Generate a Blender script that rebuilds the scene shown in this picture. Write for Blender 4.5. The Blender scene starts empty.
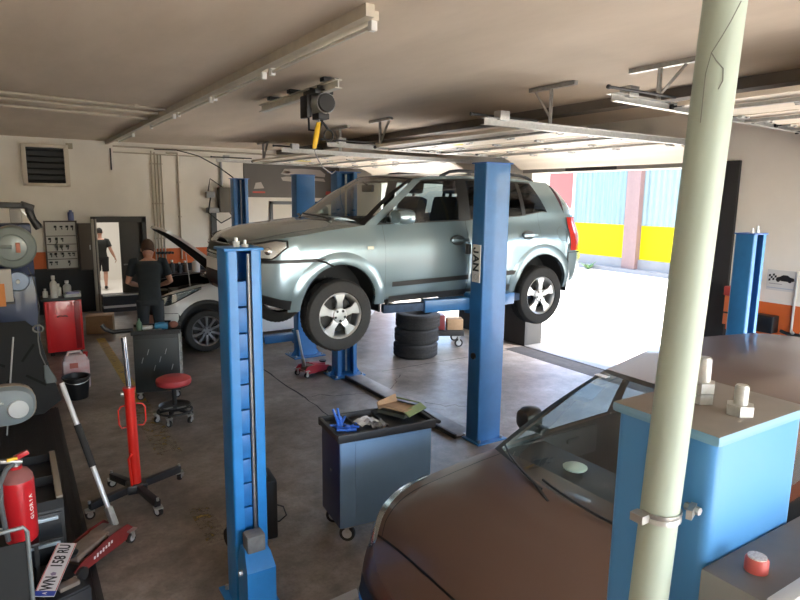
import bpy, bmesh, math, random
import numpy as np
from mathutils import Vector, Matrix, Euler
random.seed(7)
SC = bpy.context.scene
COL = SC.collection
PI = math.pi
R = math.radians

# ------------------------------------------------------------------ materials
MATS = {}
def mat(name, col=(.5, .5, .5), rough=.5, metal=0., coat=0., var=0., scale=8., col2=None, bump=0., emis=None, spec=.5, stretch=(1, 1, 1), detail=6):
    if name in MATS: return MATS[name]
    m = bpy.data.materials.new(name); m.use_nodes = True
    nt = m.node_tree; b = nt.nodes['Principled BSDF']
    b.inputs['Base Color'].default_value = (*col, 1)
    b.inputs['Roughness'].default_value = rough
    b.inputs['Metallic'].default_value = metal
    b.inputs['Coat Weight'].default_value = coat
    b.inputs['Coat Roughness'].default_value = .08
    b.inputs['Specular IOR Level'].default_value = spec
    if emis:
        b.inputs['Emission Color'].default_value = (*emis[:3], 1); b.inputs['Emission Strength'].default_value = emis[3]
    if var or col2 or bump:
        tc = nt.nodes.new('ShaderNodeTexCoord'); mp = nt.nodes.new('ShaderNodeMapping')
        mp.inputs['Scale'].default_value = stretch
        nz = nt.nodes.new('ShaderNodeTexNoise'); nz.inputs['Scale'].default_value = scale; nz.inputs['Detail'].default_value = detail
        nz.inputs['Roughness'].default_value = .62
        nt.links.new(tc.outputs['Object'], mp.inputs[0]); nt.links.new(mp.outputs[0], nz.inputs['Vector'])
        rp = nt.nodes.new('ShaderNodeValToRGB')
        c2 = col2 if col2 else tuple(max(0, c * (1 - var)) for c in col)
        rp.color_ramp.elements[0].position = .34; rp.color_ramp.elements[1].position = .66
        rp.color_ramp.elements[0].color = (*c2, 1); rp.color_ramp.elements[1].color = (*col, 1)
        nt.links.new(nz.outputs['Fac'], rp.inputs[0])
        if var or col2: nt.links.new(rp.outputs[0], b.inputs['Base Color'])
        if bump:
            bp = nt.nodes.new('ShaderNodeBump'); bp.inputs['Strength'].default_value = bump; bp.inputs['Distance'].default_value = .01
            nt.links.new(nz.outputs['Fac'], bp.inputs['Height']); nt.links.new(bp.outputs[0], b.inputs['Normal'])
    MATS[name] = m
    return m

def glassmat(name, tint=(.85, .9, .88), refl=1.0):
    m = bpy.data.materials.new(name); m.use_nodes = True
    nt = m.node_tree; nt.nodes.clear()
    o = nt.nodes.new('ShaderNodeOutputMaterial'); mx = nt.nodes.new('ShaderNodeMixShader')
    t = nt.nodes.new('ShaderNodeBsdfTransparent'); t.inputs[0].default_value = (*tint, 1)
    g = nt.nodes.new('ShaderNodeBsdfGlossy'); g.inputs['Roughness'].default_value = .03
    f = nt.nodes.new('ShaderNodeFresnel'); ge = nt.nodes.new('ShaderNodeNewGeometry'); mr = nt.nodes.new('ShaderNodeMapRange'); mr.inputs['To Min'].default_value = 1.5; mr.inputs['To Max'].default_value = 1 / 1.5
    nt.links.new(ge.outputs['Backfacing'], mr.inputs['Value']); nt.links.new(mr.outputs[0], f.inputs[0])
    ml = nt.nodes.new('ShaderNodeMath'); ml.operation = 'MULTIPLY'; ml.inputs[1].default_value = refl
    nt.links.new(f.outputs[0], ml.inputs[0]); nt.links.new(ml.outputs[0], mx.inputs[0])
    nt.links.new(t.outputs[0], mx.inputs[1]); nt.links.new(g.outputs[0], mx.inputs[2]); nt.links.new(mx.outputs[0], o.inputs[0])
    MATS[name] = m
    return m

# ------------------------------------------------------------------ mesh builder
def frame(d):
    d = Vector(d).normalized()
    a = Vector((0, 0, 1)) if abs(d.z) < .9 else Vector((1, 0, 0))
    u = d.cross(a).normalized(); v = d.cross(u).normalized()
    return u, v

class MB:
    def __init__(s): s.bm = bmesh.new(); s.mi = 0
    def m(s, i): s.mi = i; return s
    def _face(s, vs):
        try: f = s.bm.faces.new(vs)
        except ValueError: return None
        f.material_index = s.mi; f.smooth = True; return f
    def box(s, c, d, rot=None, bev=0, seg=2):
        """c centre, d full sizes"""
        M = Matrix.Translation(c)
        if rot is not None: M = M @ (Euler(rot).to_matrix().to_4x4() if len(rot) == 3 else rot)
        vs = [s.bm.verts.new(M @ Vector((x * d[0] / 2, y * d[1] / 2, z * d[2] / 2))) for x in (-1, 1) for y in (-1, 1) for z in (-1, 1)]
        fs = [s._face([vs[i] for i in q]) for q in ((0, 1, 3, 2), (4, 6, 7, 5), (0, 4, 5, 1), (2, 3, 7, 6), (0, 2, 6, 4), (1, 5, 7, 3))]
        if bev:
            es = list({e for f in fs if f for e in f.edges})
            r = bmesh.ops.bevel(s.bm, geom=es, offset=min(bev, min(d) * .45), segments=seg, profile=.6, affect='EDGES')
            for f in r['faces']: f.material_index = s.mi; f.smooth = True
        return s
    def b2(s, x0, x1, y0, y1, z0, z1, bev=0):
        return s.box(((x0 + x1) / 2, (y0 + y1) / 2, (z0 + z1) / 2), (abs(x1 - x0), abs(y1 - y0), abs(z1 - z0)), bev=bev)
    def bar(s, p0, p1, w, h, up=(0, 0, 1), bev=0):
        """rectangular bar from p0 to p1"""
        p0, p1 = Vector(p0), Vector(p1); d = (p1 - p0); L = d.length; d.normalize()
        upv = Vector(up); x = d.cross(upv)
        if x.length < 1e-4: x = d.cross(Vector((1, 0, 0)))
        x.normalize(); z = x.cross(d).normalized()
        M = Matrix((x, d, z)).transposed().to_4x4()
        return s.box((p0 + p1) / 2, (w, L, h), rot=M, bev=bev)
    def loft(s, rings, caps=True, closed=True):
        rv = [[s.bm.verts.new(p) for p in r] for r in rings]
        n = len(rv[0])
        for a, b in zip(rv, rv[1:]):
            for i in range(n if closed else n - 1):
                j = (i + 1) % n
                s._face([a[i], a[j], b[j], b[i]])
        if caps and closed:
            s._face(list(reversed(rv[0]))); s._face(rv[-1])
        return s
    def cyl(s, p0, p1, r0, r1=None, n=16, caps=True):
        r1 = r0 if r1 is None else r1
        p0, p1 = Vector(p0), Vector(p1); u, v = frame(p1 - p0)
        rg = lambda p, r: [p + (u * math.cos(2 * PI * i / n) + v * math.sin(2 * PI * i / n)) * r for i in range(n)]
        return s.loft([rg(p0, r0), rg(p1, r1)], caps)
    def tube(s, pts, r, n=8, closed=False, caps=True):
        pts = [Vector(p) for p in pts]; k = len(pts)
        rs = r if isinstance(r, (list, tuple)) else [r] * k
        rings = []; u = None
        for i in range(k):
            a = pts[(i - 1) % k] if closed or i else pts[i]; b = pts[(i + 1) % k] if closed or i < k - 1 else pts[i]
            d = (b - a).normalized()
            if u is None: u, v = frame(d)
            else:
                u = (u - d * u.dot(d)).normalized(); v = d.cross(u)
            rings.append([pts[i] + (u * math.cos(2 * PI * j / n) + v * math.sin(2 * PI * j / n)) * rs[i] for j in range(n)])
        if closed: rings.append(rings[0]); return s.loft(rings, False)
        return s.loft(rings, caps)
    def lathe(s, prof, o=(0, 0, 0), axis=(0, 0, 1), n=24, a0=0, a1=2 * PI):
        o = Vector(o); ax = Vector(axis).normalized(); u, v = frame(ax)
        full = abs(a1 - a0 - 2 * PI) < 1e-6
        k = n if full else n + 1
        rings = [[o + ax * h + (u * math.cos(a0 + (a1 - a0) * i / n) + v * math.sin(a0 + (a1 - a0) * i / n)) * max(r, 1e-4) for i in range(k)] for r, h in prof]
        return s.loft(rings, False, closed=full)
    def prism(s, poly, o, u, v, w):
        """polygon (a,b) in axes u,v from origin o extruded by vector w"""
        o, u, v, w = Vector(o), Vector(u), Vector(v), Vector(w)
        A = [s.bm.verts.new(o + u * a + v * b) for a, b in poly]; B = [s.bm.verts.new(o + u * a + v * b + w) for a, b in poly]
        n = len(poly)
        s._face(list(reversed(A))); s._face(B)
        for i in range(n): s._face([A[i], A[(i + 1) % n], B[(i + 1) % n], B[i]])
        return s
    def ball(s, c, r, n=16, m=10, rot=None):
        r = (r, r, r) if isinstance(r, (int, float)) else r
        Mx = Euler(rot).to_matrix() if rot else Matrix.Identity(3)
        rings = [[Vector(c) + Mx @ Vector((r[0] * math.sin(t) * math.cos(a), r[1] * math.sin(t) * math.sin(a), -r[2] * math.cos(t)))
                  for a in [2 * PI * i / n for i in range(n)]] for t in [PI * (.02 + .96 * j / m) for j in range(m + 1)]]
        return s.loft(rings, True)
    def grid(s, rows, thick=0, both=False):
        rv = [[s.bm.verts.new(p) for p in r] for r in rows]
        for a, b in zip(rv, rv[1:]):
            for i in range(len(a) - 1): s._face([a[i], a[i + 1], b[i + 1], b[i]])
        return s
    def text(s, txt, M, size=.1, depth=.002, sx=1., bold=0.):
        cu = bpy.data.curves.new('t', 'FONT'); cu.body = txt; cu.size = size; cu.extrude = depth / 2; cu.align_x = 'CENTER'; cu.align_y = 'CENTER'; cu.offset = bold
        ob = bpy.data.objects.new('t', cu); COL.objects.link(ob)
        bpy.context.view_layer.update()
        me = bpy.data.meshes.new_from_object(ob.evaluated_get(bpy.context.evaluated_depsgraph_get()))
        bpy.data.objects.remove(ob); bpy.data.curves.remove(cu)
        vs = [s.bm.verts.new(M @ Vector((v.co.x * sx, v.co.y, v.co.z))) for v in me.vertices]
        for p in me.polygons: s._face([vs[i] for i in p.vertices])
        bpy.data.meshes.remove(me)
        return s
    def build(s, name, mats, parent=None, loc=None, sharp=35, recalc=True, weld=False):
        if weld: bmesh.ops.remove_doubles(s.bm, verts=s.bm.verts, dist=1e-4)
        if recalc: bmesh.ops.recalc_face_normals(s.bm, faces=s.bm.faces)
        me = bpy.data.meshes.new(name); s.bm.to_mesh(me); s.bm.free()
        for mm in (mats if isinstance(mats, (list, tuple)) else [mats]): me.materials.append(mm)
        me.set_sharp_from_angle(angle=R(sharp))
        o = bpy.data.objects.new(name, me); COL.objects.link(o)
        if parent is not None: o.parent = parent
        if loc is not None: o.location = loc
        return o

def tag(o, label, cat, group=None, kind=None):
    o['label'] = label
    if cat: o['category'] = cat
    if group: o['group'] = group
    if kind: o['kind'] = kind
    return o
def thing(name, label, cat, loc=(0, 0, 0), rz=0, group=None):
    o = bpy.data.objects.new(name, None); COL.objects.link(o)
    o.location = loc; o.rotation_euler = (0, 0, rz); o.empty_display_size = .1
    return tag(o, label, cat, group)
def struct(name, mb, m, label=None):
    o = mb.build(name, m); o['kind'] = 'structure'
    if label: o['label'] = label
    return o
def axes(o, x, y):
    """matrix: text plane with right = x, up = y at o"""
    x, y = Vector(x).normalized(), Vector(y).normalized(); z = x.cross(y)
    M = Matrix((x, y, z)).transposed().to_4x4(); M.translation = Vector(o); return M
def remesh(o, vox, smooth=6):
    md = o.modifiers.new('r', 'REMESH'); md.mode = 'VOXEL'; md.voxel_size = vox; md.use_smooth_shade = True
    ms = o.modifiers.new('s', 'SMOOTH'); ms.iterations = smooth; ms.factor = .5
    dg = bpy.context.evaluated_depsgraph_get(); bpy.context.view_layer.update()
    me = bpy.data.meshes.new_from_object(o.evaluated_get(dg)); o.modifiers.clear()
    old = o.data; mm = list(old.materials); o.data = me
    me.materials.clear()
    for q in mm: me.materials.append(q)
    for p in me.polygons: p.use_smooth = True
    return o
def ell(c, u, v, ru, rv, n=20, p=2.0):
    c, u, v = Vector(c), Vector(u), Vector(v); out = []
    for i in range(n):
        a = 2 * PI * i / n; ca, sa = math.cos(a), math.sin(a)
        out.append(c + u * (ru * math.copysign(abs(ca) ** (2 / p), ca)) + v * (rv * math.copysign(abs(sa) ** (2 / p), sa)))
    return out

def dusty(name, col, dust, rough=.6):
    m = mat(name, col, rough); nt = m.node_tree; b = nt.nodes['Principled BSDF']
    ge = nt.nodes.new('ShaderNodeNewGeometry'); tx = nt.nodes.new('ShaderNodeTexCoord'); sx = nt.nodes.new('ShaderNodeSeparateXYZ'); nt.links.new(tx.outputs['Normal'], sx.inputs[0])
    nz = nt.nodes.new('ShaderNodeTexNoise'); nz.inputs['Scale'].default_value = 24; nz.inputs['Detail'].default_value = 8; nt.links.new(tx.outputs['Object'], nz.inputs['Vector'])
    dm = nt.nodes.new('ShaderNodeMix'); dm.data_type = 'RGBA'; nt.links.new(nz.outputs['Fac'], dm.inputs[0]); dm.inputs[6].default_value = (*dust, 1); dm.inputs[7].default_value = (*[c * .72 for c in dust], 1)
    mr = nt.nodes.new('ShaderNodeMapRange'); mr.inputs['From Min'].default_value = .55; mr.inputs['From Max'].default_value = .9; nt.links.new(sx.outputs['Z'], mr.inputs['Value'])
    mx = nt.nodes.new('ShaderNodeMix'); mx.data_type = 'RGBA'; nt.links.new(mr.outputs[0], mx.inputs[0]); mx.inputs[6].default_value = (*col, 1); nt.links.new(dm.outputs[2], mx.inputs[7])
    nt.links.new(mx.outputs[2], b.inputs['Base Color']); return m
# palette
BLUE = mat('lift blue paint', (.030, .165, .42), .38, coat=.2, var=.18, scale=5)
NBLUE = mat('near post blue paint', (.075, .27, .58), .42)
LBLUE = mat('light blue lift paint', (.016, .205, .56), .4, coat=.1, var=.15, scale=6)
LBLUE2 = mat('mid blue lift paint', (.012, .150, .45), .45, var=.2, scale=10)
STEEL = mat('galvanised steel', (.52, .53, .52), .38, .85, var=.25, scale=30)
CHROME = mat('chrome', (.85, .86, .87), .12, 1.)
RUBBER = mat('tyre rubber', (.022, .021, .020), .75, var=.3, scale=40)
BLACK = mat('black plastic', (.0065, .0065, .007), .45)
DARK = mat('dark grey paint', (.022, .023, .025), .5, var=.2, scale=12)
RED = mat('red paint', (.48, .018, .015), .35, coat=.3, var=.15, scale=9)
WHITE = mat('white plastic', (.72, .72, .70), .45)
CREAM = mat('cream painted sheet', (.78, .72, .62), .45, var=.06, scale=3)
GREY = mat('mid grey paint', (.30, .31, .32), .5, var=.15, scale=10)
CARD = mat('cardboard', (.42, .27, .15), .85, var=.15, scale=20)
ORANGE = mat('orange paint', (.62, .13, .025), .6, var=.12, scale=3)
YELLOW = mat('yellow plastic', (.85, .52, .02), .4)
SKIN = mat('skin', (.55, .30, .22), .55)
# ------------------------------------------------------------------ camera
cam = bpy.data.cameras.new('camera'); co = bpy.data.objects.new('camera', cam); COL.objects.link(co)
_f, _pi, _ro, _ya = 610.576, .165377, .0132444, .567681
cp, sp = math.cos(_pi), math.sin(_pi)
fw = Vector((math.sin(_ya) * cp, math.cos(_ya) * cp, -sp)); rt = Vector((math.cos(_ya), -math.sin(_ya), 0)); up = rt.cross(fw)
r2 = rt * math.cos(_ro) + up * math.sin(_ro); u2 = up * math.cos(_ro) - rt * math.sin(_ro)
Mc = Matrix((r2, u2, -fw)).transposed().to_4x4(); Mc.translation = (0, 0, 2.6)
co.matrix_world = Mc
cam.sensor_width = 36; cam.lens = _f * 36 / 800; cam.clip_start = .03; cam.clip_end = 500
SC.camera = co

# ------------------------------------------------------------------ the setting
XW, YB, ZC = 7.65, 15.1, 3.75       # garage-door wall, back wall, ceiling
XL, YN = -1.9, -4.0
def floor_mat():
    m = bpy.data.materials.new('stained concrete floor'); m.use_nodes = True; nt = m.node_tree; L = nt.links.new
    b = nt.nodes['Principled BSDF']; tc = nt.nodes.new('ShaderNodeTexCoord')
    def noise(sc, det=8, rg=.6):
        n = nt.nodes.new('ShaderNodeTexNoise'); n.inputs['Scale'].default_value = sc; n.inputs['Detail'].default_value = det; n.inputs['Roughness'].default_value = rg
        L(tc.outputs['Object'], n.inputs['Vector']); return n
    def ramp(src, stops):
        r = nt.nodes.new('ShaderNodeValToRGB'); e = r.color_ramp.elements
        e[0].position, e[0].color = stops[0][0], (*stops[0][1], 1); e[1].position, e[1].color = stops[-1][0], (*stops[-1][1], 1)
        for p, c in stops[1:-1]: q = e.new(p); q.color = (*c, 1)
        L(src, r.inputs[0]); return r
    n1 = noise(.75, 9, .65); n2 = noise(5, 8, .7); n3 = noise(38, 4, .6)
    r1 = ramp(n1.outputs['Fac'], [(.3, (.11, .090, .075)), (.5, (.25, .213, .180)), (.72, (.42, .378, .332))])
    r2_ = ramp(n2.outputs['Fac'], [(.34, (.55, .53, .5)), (.6, (1, 1, 1))])
    r3 = ramp(n3.outputs['Fac'], [(.3, (.82, .82, .82)), (.55, (1, 1, 1))])
    def mul(a, c):
        x = nt.nodes.new('ShaderNodeMix'); x.data_type = 'RGBA'; x.blend_type = 'MULTIPLY'; x.inputs[0].default_value = 1
        L(a, x.inputs[6]); L(c, x.inputs[7]); return x.outputs[2]
    L(mul(mul(r1.outputs[0], r2_.outputs[0]), r3.outputs[0]), b.inputs['Base Color'])
    rr = nt.nodes.new('ShaderNodeMapRange'); rr.inputs['To Min'].default_value = .33; rr.inputs['To Max'].default_value = .6
    L(n2.outputs['Fac'], rr.inputs['Value']); L(rr.outputs[0], b.inputs['Roughness'])
    bp = nt.nodes.new('ShaderNodeBump'); bp.inputs['Strength'].default_value = .12; bp.inputs['Distance'].default_value = .004
    L(n3.outputs['Fac'], bp.inputs['Height']); L(bp.outputs[0], b.inputs['Normal'])
    return m
FLOOR = floor_mat()
WALLM = mat('dirty off-white wall plaster', (.80, .765, .69), .8, col2=(.73, .69, .62), scale=.9, bump=.05)
CEILM = mat('old plaster ceiling', (.68, .585, .475), .85, col2=(.57, .485, .385), scale=1.3, stretch=(1, .3, 1), bump=.08, detail=9)
WAINS = mat('black wainscot paint', (.007, .007, .0075), .6, var=.3, scale=4)

struct('floor', MB().b2(XL - .3, XW + .12, YN - .3, YB + .2, -.12, 0), FLOOR)
struct('ceiling', MB().b2(XL - .3, XW + .5, YN - .3, YB + .3, ZC, ZC + .25), CEILM)
# back wall with a door opening x 1.56..2.58, z 0..2.06; colour bands belong to the wall paint
DX0, DX1, DZ = 1.56, 2.6, 2.06
BZ = 1.36
def bands(mb, fn):
    for mi, z0, z1 in ((2, 0, 1.0), (1, 1.0, BZ), (0, BZ, ZC)):
        mb.m(mi); fn(z0, z1)
w = MB()
def bw(z0, z1):
    w.b2(XL, DX0, YB, YB + .2, z0, z1)
    if z1 < DZ: w.b2(DX1, XW, YB, YB + .2, z0, z1)
    else:
        w.b2(DX1, XW, YB, YB + .2, z0, z1); w.b2(DX0, DX1, YB, YB + .2, DZ, z1)
bands(w, bw)
struct('wall_back', w, [WALLM, ORANGE, WAINS])
# side wall with three door bays (A nearest the silver car, B beyond, C at the camera side)
BAYS = [(.15, 3.15), (4.78, 7.82), (9.75, 12.9)]
ZL = 3.06
BZ = 1.42
w = MB()
ys = [YN] + [v for b in BAYS for v in b] + [YB]
for y0, y1 in zip(ys[::2], ys[1::2]):
    bands(w, lambda z0, z1: w.b2(XW, XW + .42, y0, y1, z0, z1))
w.m(0)
for y0, y1 in BAYS: w.b2(XW, XW + .42, y0, y1, ZL, ZC)
struct('wall_right', w, [WALLM, ORANGE, WAINS])
BZ = 1.36
w = MB(); bands(w, lambda z0, z1: w.b2(XL - .2, XL, YN, YB, z0, z1)); struct('wall_left', w, [WALLM, ORANGE, WAINS])
# near wall behind the camera with a wide open gate
w = MB()
def nw(z0, z1):
    w.b2(XL, 0, YN - .2, YN, z0, z1); w.b2(7.2, XW, YN - .2, YN, z0, z1)
bands(w, nw); w.m(0); w.b2(0, 7.2, YN - .2, YN, 3.4, ZC)
struct('wall_near', w, [WALLM, ORANGE, WAINS])
struct('trim_1', MB().b2(5.85, 6.08, YN, YB, 3.645, ZC), mat('grey beam paint', (.17, .15, .13), .7, var=.15, scale=3))    # ceiling beam
struct('trim_2', MB().b2(XW - .02, XW + .44, 4.78, 7.82, -.02, .012), mat('worn steel threshold', (.12, .12, .12), .5, .3, var=.3, scale=12))
struct('trim_10', MB().b2(7.20, 7.628, 4.80, 7.85, -.02, .0018), mat('dark floor strip', (.05, .046, .042), .95, var=.4, scale=9))
struct('trim_3', MB().b2(XW - .045, XW + .1, 4.23, 4.79, 0, 3.11), mat('black door post paint', (.018, .017, .017), .5, var=.2, scale=5))
mb = MB()
for i, (t, z, y) in enumerate((('SALE', 1.74, 4.47), )):
    mb.text(t, axes((XW - .0458, y, z), (0, 0, 1), (0, 1, 0)), .16, .001, bold=-.004)
o = mb.build('chalk_lettering', mat('faint chalk', (.12, .12, .12), .9)); tag(o, 'faint chalk letters written upright on the black door post', 'lettering')
# floor cracks and worn yellow paint are thin layers on the slab
def strip(pts, w0, z=.002):
    mb = MB(); L = []; Rr = []
    for i, p in enumerate(pts):
        a = Vector(pts[max(0, i - 1)]); b = Vector(pts[min(len(pts) - 1, i + 1)]); d = (b - a).normalized(); nrm = Vector((-d.y, d.x))
        ww = w0 * (random.uniform(.6, 1.4))
        L.append((p[0] + nrm.x * ww / 2, p[1] + nrm.y * ww / 2, z)); Rr.append((p[0] - nrm.x * ww / 2, p[1] - nrm.y * ww / 2, z))
    return mb.grid([L, Rr])
def jag(a, b, n, j):
    return [(a[0] + (b[0] - a[0]) * i / n + random.uniform(-j, j), a[1] + (b[1] - a[1]) * i / n + random.uniform(-j, j)) for i in range(n + 1)]
CRACK = mat('dark floor crack', (.03, .027, .024), .9)
for k, (a, b, n, j, ww) in enumerate([((3.08, 14.5), (3.09, 7.2), 30, .012, .022), ((3.09, 7.2), (3.05, 4.2), 14, .02, .02), ((3.09, 7.2), (3.9, 6.9), 8, .05, .012),
                                      ((4.6, 7.7), (7.6, 7.75), 14, .012, .014), ((4.3, 6.2), (4.9, 5.6), 8, .05, .012), ((4.25, 6.9), (4.7, 7.4), 6, .05, .01)]):
    o = strip(jag(a, b, n, j), ww).build('floor_crack', CRACK); o['kind'] = 'structure'
def worn_yellow(name, lo, hi, c):
    m = bpy.data.materials.new(name); m.use_nodes = True
    nt = m.node_tree; b_ = nt.nodes['Principled BSDF']; b_.inputs['Base Color'].default_value = (*c, 1); b_.inputs['Roughness'].default_value = .6
    tr = nt.nodes.new('ShaderNodeBsdfTransparent'); mx = nt.nodes.new('ShaderNodeMixShader'); nz = nt.nodes.new('ShaderNodeTexNoise'); nz.inputs['Scale'].default_value = 11; nz.inputs['Detail'].default_value = 9; nz.inputs['Roughness'].default_value = .7
    rp = nt.nodes.new('ShaderNodeValToRGB'); rp.color_ramp.elements[0].position = lo; rp.color_ramp.elements[1].position = hi
    tc = nt.nodes.new('ShaderNodeTexCoord'); nt.links.new(tc.outputs['Object'], nz.inputs['Vector'])
    nt.links.new(nz.outputs['Fac'], rp.inputs[0]); nt.links.new(rp.outputs[0], mx.inputs[0]); nt.links.new(tr.outputs[0], mx.inputs[1]); nt.links.new(b_.outputs[0], mx.inputs[2]); nt.links.new(mx.outputs[0], nt.nodes['Material Output'].inputs[0])
    return m
Y1 = worn_yellow('worn yellow floor paint', .34, .46, (.46, .31, .06)); Y2 = worn_yellow('nearly worn off yellow paint', .47, .66, (.34, .24, .06))
for k, (y0, y1, xa, xb, m_) in enumerate(((12.1, 8.05, 1.17, 1.31, Y1), (8.05, 6.2, 1.08, 1.32, Y2), (4.95, 4.35, 1.08, 1.24, Y2))):
    o = MB().grid([[(xa, y0, .0015), (xb, y0, .0015)], [(xa, y1, .0015), (xb, y1, .0015)]]).build('trim_%d' % (6 + k), m_); o['kind'] = 'structure'

# back room behind the doorway
w = MB(); RW = mat('bright white room wall', (.82, .80, .76), .7)
w.b2(.2, 4.4, 20.6, 20.7, 0, 3); w.b2(.1, .2, YB + .2, 20.7, 0, 3); w.b2(4.4, 4.5, YB + .2, 20.7, 0, 3); w.b2(.1, 4.5, YB + .2, 20.7, 3, 3.1); w.b2(.1, 4.5, YB + .201, 20.7, -.1, 0)
struct('wall_room', w, RW)
mb = MB()
for x in (DX0 - .05, DX1 - .03): mb.b2(x, x + .08, YB - .06, YB + .22, 0, DZ + .03)
mb.b2(DX0 - .05, DX1 + .05, YB - .06, YB + .22, DZ - .08, DZ + .05)
struct('door_1', mb, [mat('dark door frame paint', (.05, .045, .04), .5)], 'dark frame of the doorway in the back wall')
mb = MB(); mb.b2(DX0 + .53, DX1 - .03, YB + .05, YB + .10, .012, DZ - .08, bev=.004)
d2 = struct('door_2', mb, mat('grey brown door leaf', (.07, .062, .052), .5, var=.15, scale=2), 'closed grey-brown leaf of the back doorway')
mb = MB(); mb.b2(DX0 + .58, DX0 + .62, YB + .02, YB + .05, 1.0, 1.03); mb.b2(DX0 + .58, DX0 + .7, YB + .0, YB + .02, 1.01, 1.03); o = mb.build('door_handle', STEEL, d2)
mb = MB(); mb.box((DX0 - .03, YB - .09, DZ / 2), (.06, .09, DZ - .002), bev=.01); mb.box((DX0 + .04, YB - .09, DZ / 2), (.035, .03, DZ), bev=.006)
struct('trim_5', mb, mat('pale door jamb', (.42, .38, .31), .5, var=.1))
mb = MB(); SW = mat('pale step edge', (.55, .52, .47), .7)
mb.m(0).b2(DX0 + .06, DX1 - .04, YB - .36, YB - .005, 0, .38); mb.m(1).b2(DX0 + .06, DX1 - .04, YB - .38, YB - .005, .10, .15); mb.m(1).b2(DX0 + .06, DX1 - .04, YB - .37, YB - .3, .36, .385)
o = mb.build('trim_9', [DARK, SW]); o['kind'] = 'structure'
# vent louvre
t = thing('wall_vent', 'black louvred vent in a cream frame high on the back wall', 'vent', (.74, YB, 3.18))
mb = MB()
for dx in (-.39, .39): mb.box((dx, -.04, 0), (.09, .08, .86), bev=.01)
for dz in (-.40, .40): mb.box((0, -.04, dz), (.86, .08, .07), bev=.01)
mb.build('vent_frame', mat('cream metal', (.60, .54, .44), .5), t)
mb = MB(); mb.box((0, -.01, 0), (.7, .015, .74))
for k in range(6): mb.box((0, -.04, -.32 + k * .125), (.70, .07, .012), rot=(.6, 0, 0))
mb.build('louvre', mat('black louvre', (.02, .022, .022), .6), t)
mb = MB(); mb.box((0, 0, 0), (.13, .06, .12), bev=.01); mb.cyl((0, -.03, 0), (0, -.05, 0), .02)
o = mb.build('junction_box', mat('dull olive box', (.33, .29, .2), .6)); o.location = (1.2, YB - .03, 3.6); tag(o, 'small olive junction box on the wall right of the vent', 'box')
# black panel of window and grey banner on the back wall
t = thing('wall_banner', 'dark grey banner with a pale car picture high on the back wall', 'banner', (0, YB, 0))
mb = MB(); mb.b2(4.98, 7.62, -.03, -.004, 2.575, 3.42); mb.build('backing', mat('banner grey', (.115, .105, .095), .6, var=.1, scale=1.5), t)
pale = mat('banner pale print', (.42, .38, .34), .6); redp = mat('banner red print', (.5, .07, .05), .6)
mb = MB(); P3 = lambda poly: mb.prism(poly, (0, -.036, 0), (1, 0, 0), (0, 0, 1), (0, .006, 0))
P3([(5.95, 3.17), (6.05, 3.3), (6.55, 3.32), (7.05, 3.3), (7.2, 3.2), (7.18, 3.12), (6.9, 3.14), (6.4, 3.16), (6.1, 3.14)])
P3([(5.95, 3.08), (6.1, 3.11), (7.15, 3.08), (7.2, 3.0), (6.9, 3.02), (6.5, 2.98), (6.4, 2.88), (6.28, 2.98), (6.0, 3.0)])
P3([(5.23, 2.78), (5.28, 2.93), (5.42, 2.95), (5.5, 2.8)])
mb.build('car_picture', pale, t)
for poly in ([(6.0, 3.19), (6.05, 3.24), (6.2, 3.24), (6.2, 3.19)], [(5.2, 2.68), (5.2, 2.72), (5.52, 2.72), (5.52, 2.68)], [(7.2, 2.66), (7.22, 2.75), (7.5, 2.75), (7.5, 2.66)]):
    mb = MB(); P3(poly); mb.build('red_print', redp, t)
t = thing('window_1', 'black framed window below the banner on the back wall', 'window', (0, YB, 0)); t['kind'] = 'structure'; del t['category']
mb = MB(); FR = mat('black frame', (.02, .02, .02), .4)
for x in (5.64, 6.72, 7.42): mb.b2(x, x + .07, -.06, 0, 1.36, 2.47)
mb.b2(5.64, 7.5, -.06, 0, 2.4, 2.48); mb.b2(5.64, 7.5, -.06, 0, 1.36, 1.43)
mb.build('window_frame', FR, t)
mb = MB(); mb.b2(5.7, 7.42, -.02, -.012, 1.43, 2.4); mb.build('blind', mat('pale blind', (.62, .57, .48), .7), t)
# services on the back wall
PIPE = mat('cream conduit', (.46, .41, .33), .5)
def conduit(pts, r, label, m=PIPE, clips=()):
    mb = MB(); mb.tube(pts, r, 8)
    for c in clips: mb.box(c, (r * 3.2, r * 3.2, .03))
    return tag(mb.build('conduit', m), label, 'pipe')
for k, (x, n) in enumerate(((2.84, 'leftmost'), (2.91, 'second'), (2.98, 'third'), (3.05, 'rightmost'))):
    conduit([(x, YB - .03, ZC - .16 - .03 * k), (x, YB - .03, 1.05)], .016, n + ' of the four bundled conduits running down the back wall', clips=[(x, YB - .02, z) for z in (3.3, 2.4, 1.6)])
conduit([(3.16, YB - .05, 3.56), (3.42, YB - .05, 3.56)] + [(3.42, YB - .03, 3.55), (3.42, YB - .03, 1.1)], .02, 'single conduit with an elbow right of the conduit bundle', clips=[(3.42, YB - .02, 2.9), (3.42, YB - .02, 2.1)])
conduit([(2.05, YB - .03, 3.65), (7.6, YB - .03, 3.62)], .02, 'long horizontal conduit just under the ceiling on the back wall')
conduit([(2.05, YB - .03, 3.52), (5.0, YB - .03, 3.5)], .014, 'lower horizontal cable pipe on the back wall')
conduit([(2.0, YB - .016, 3.6), (2.0, YB - .016, 3.13)], .015, 'short dark rod hanging on the back wall left of the conduits', DARK)
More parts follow.
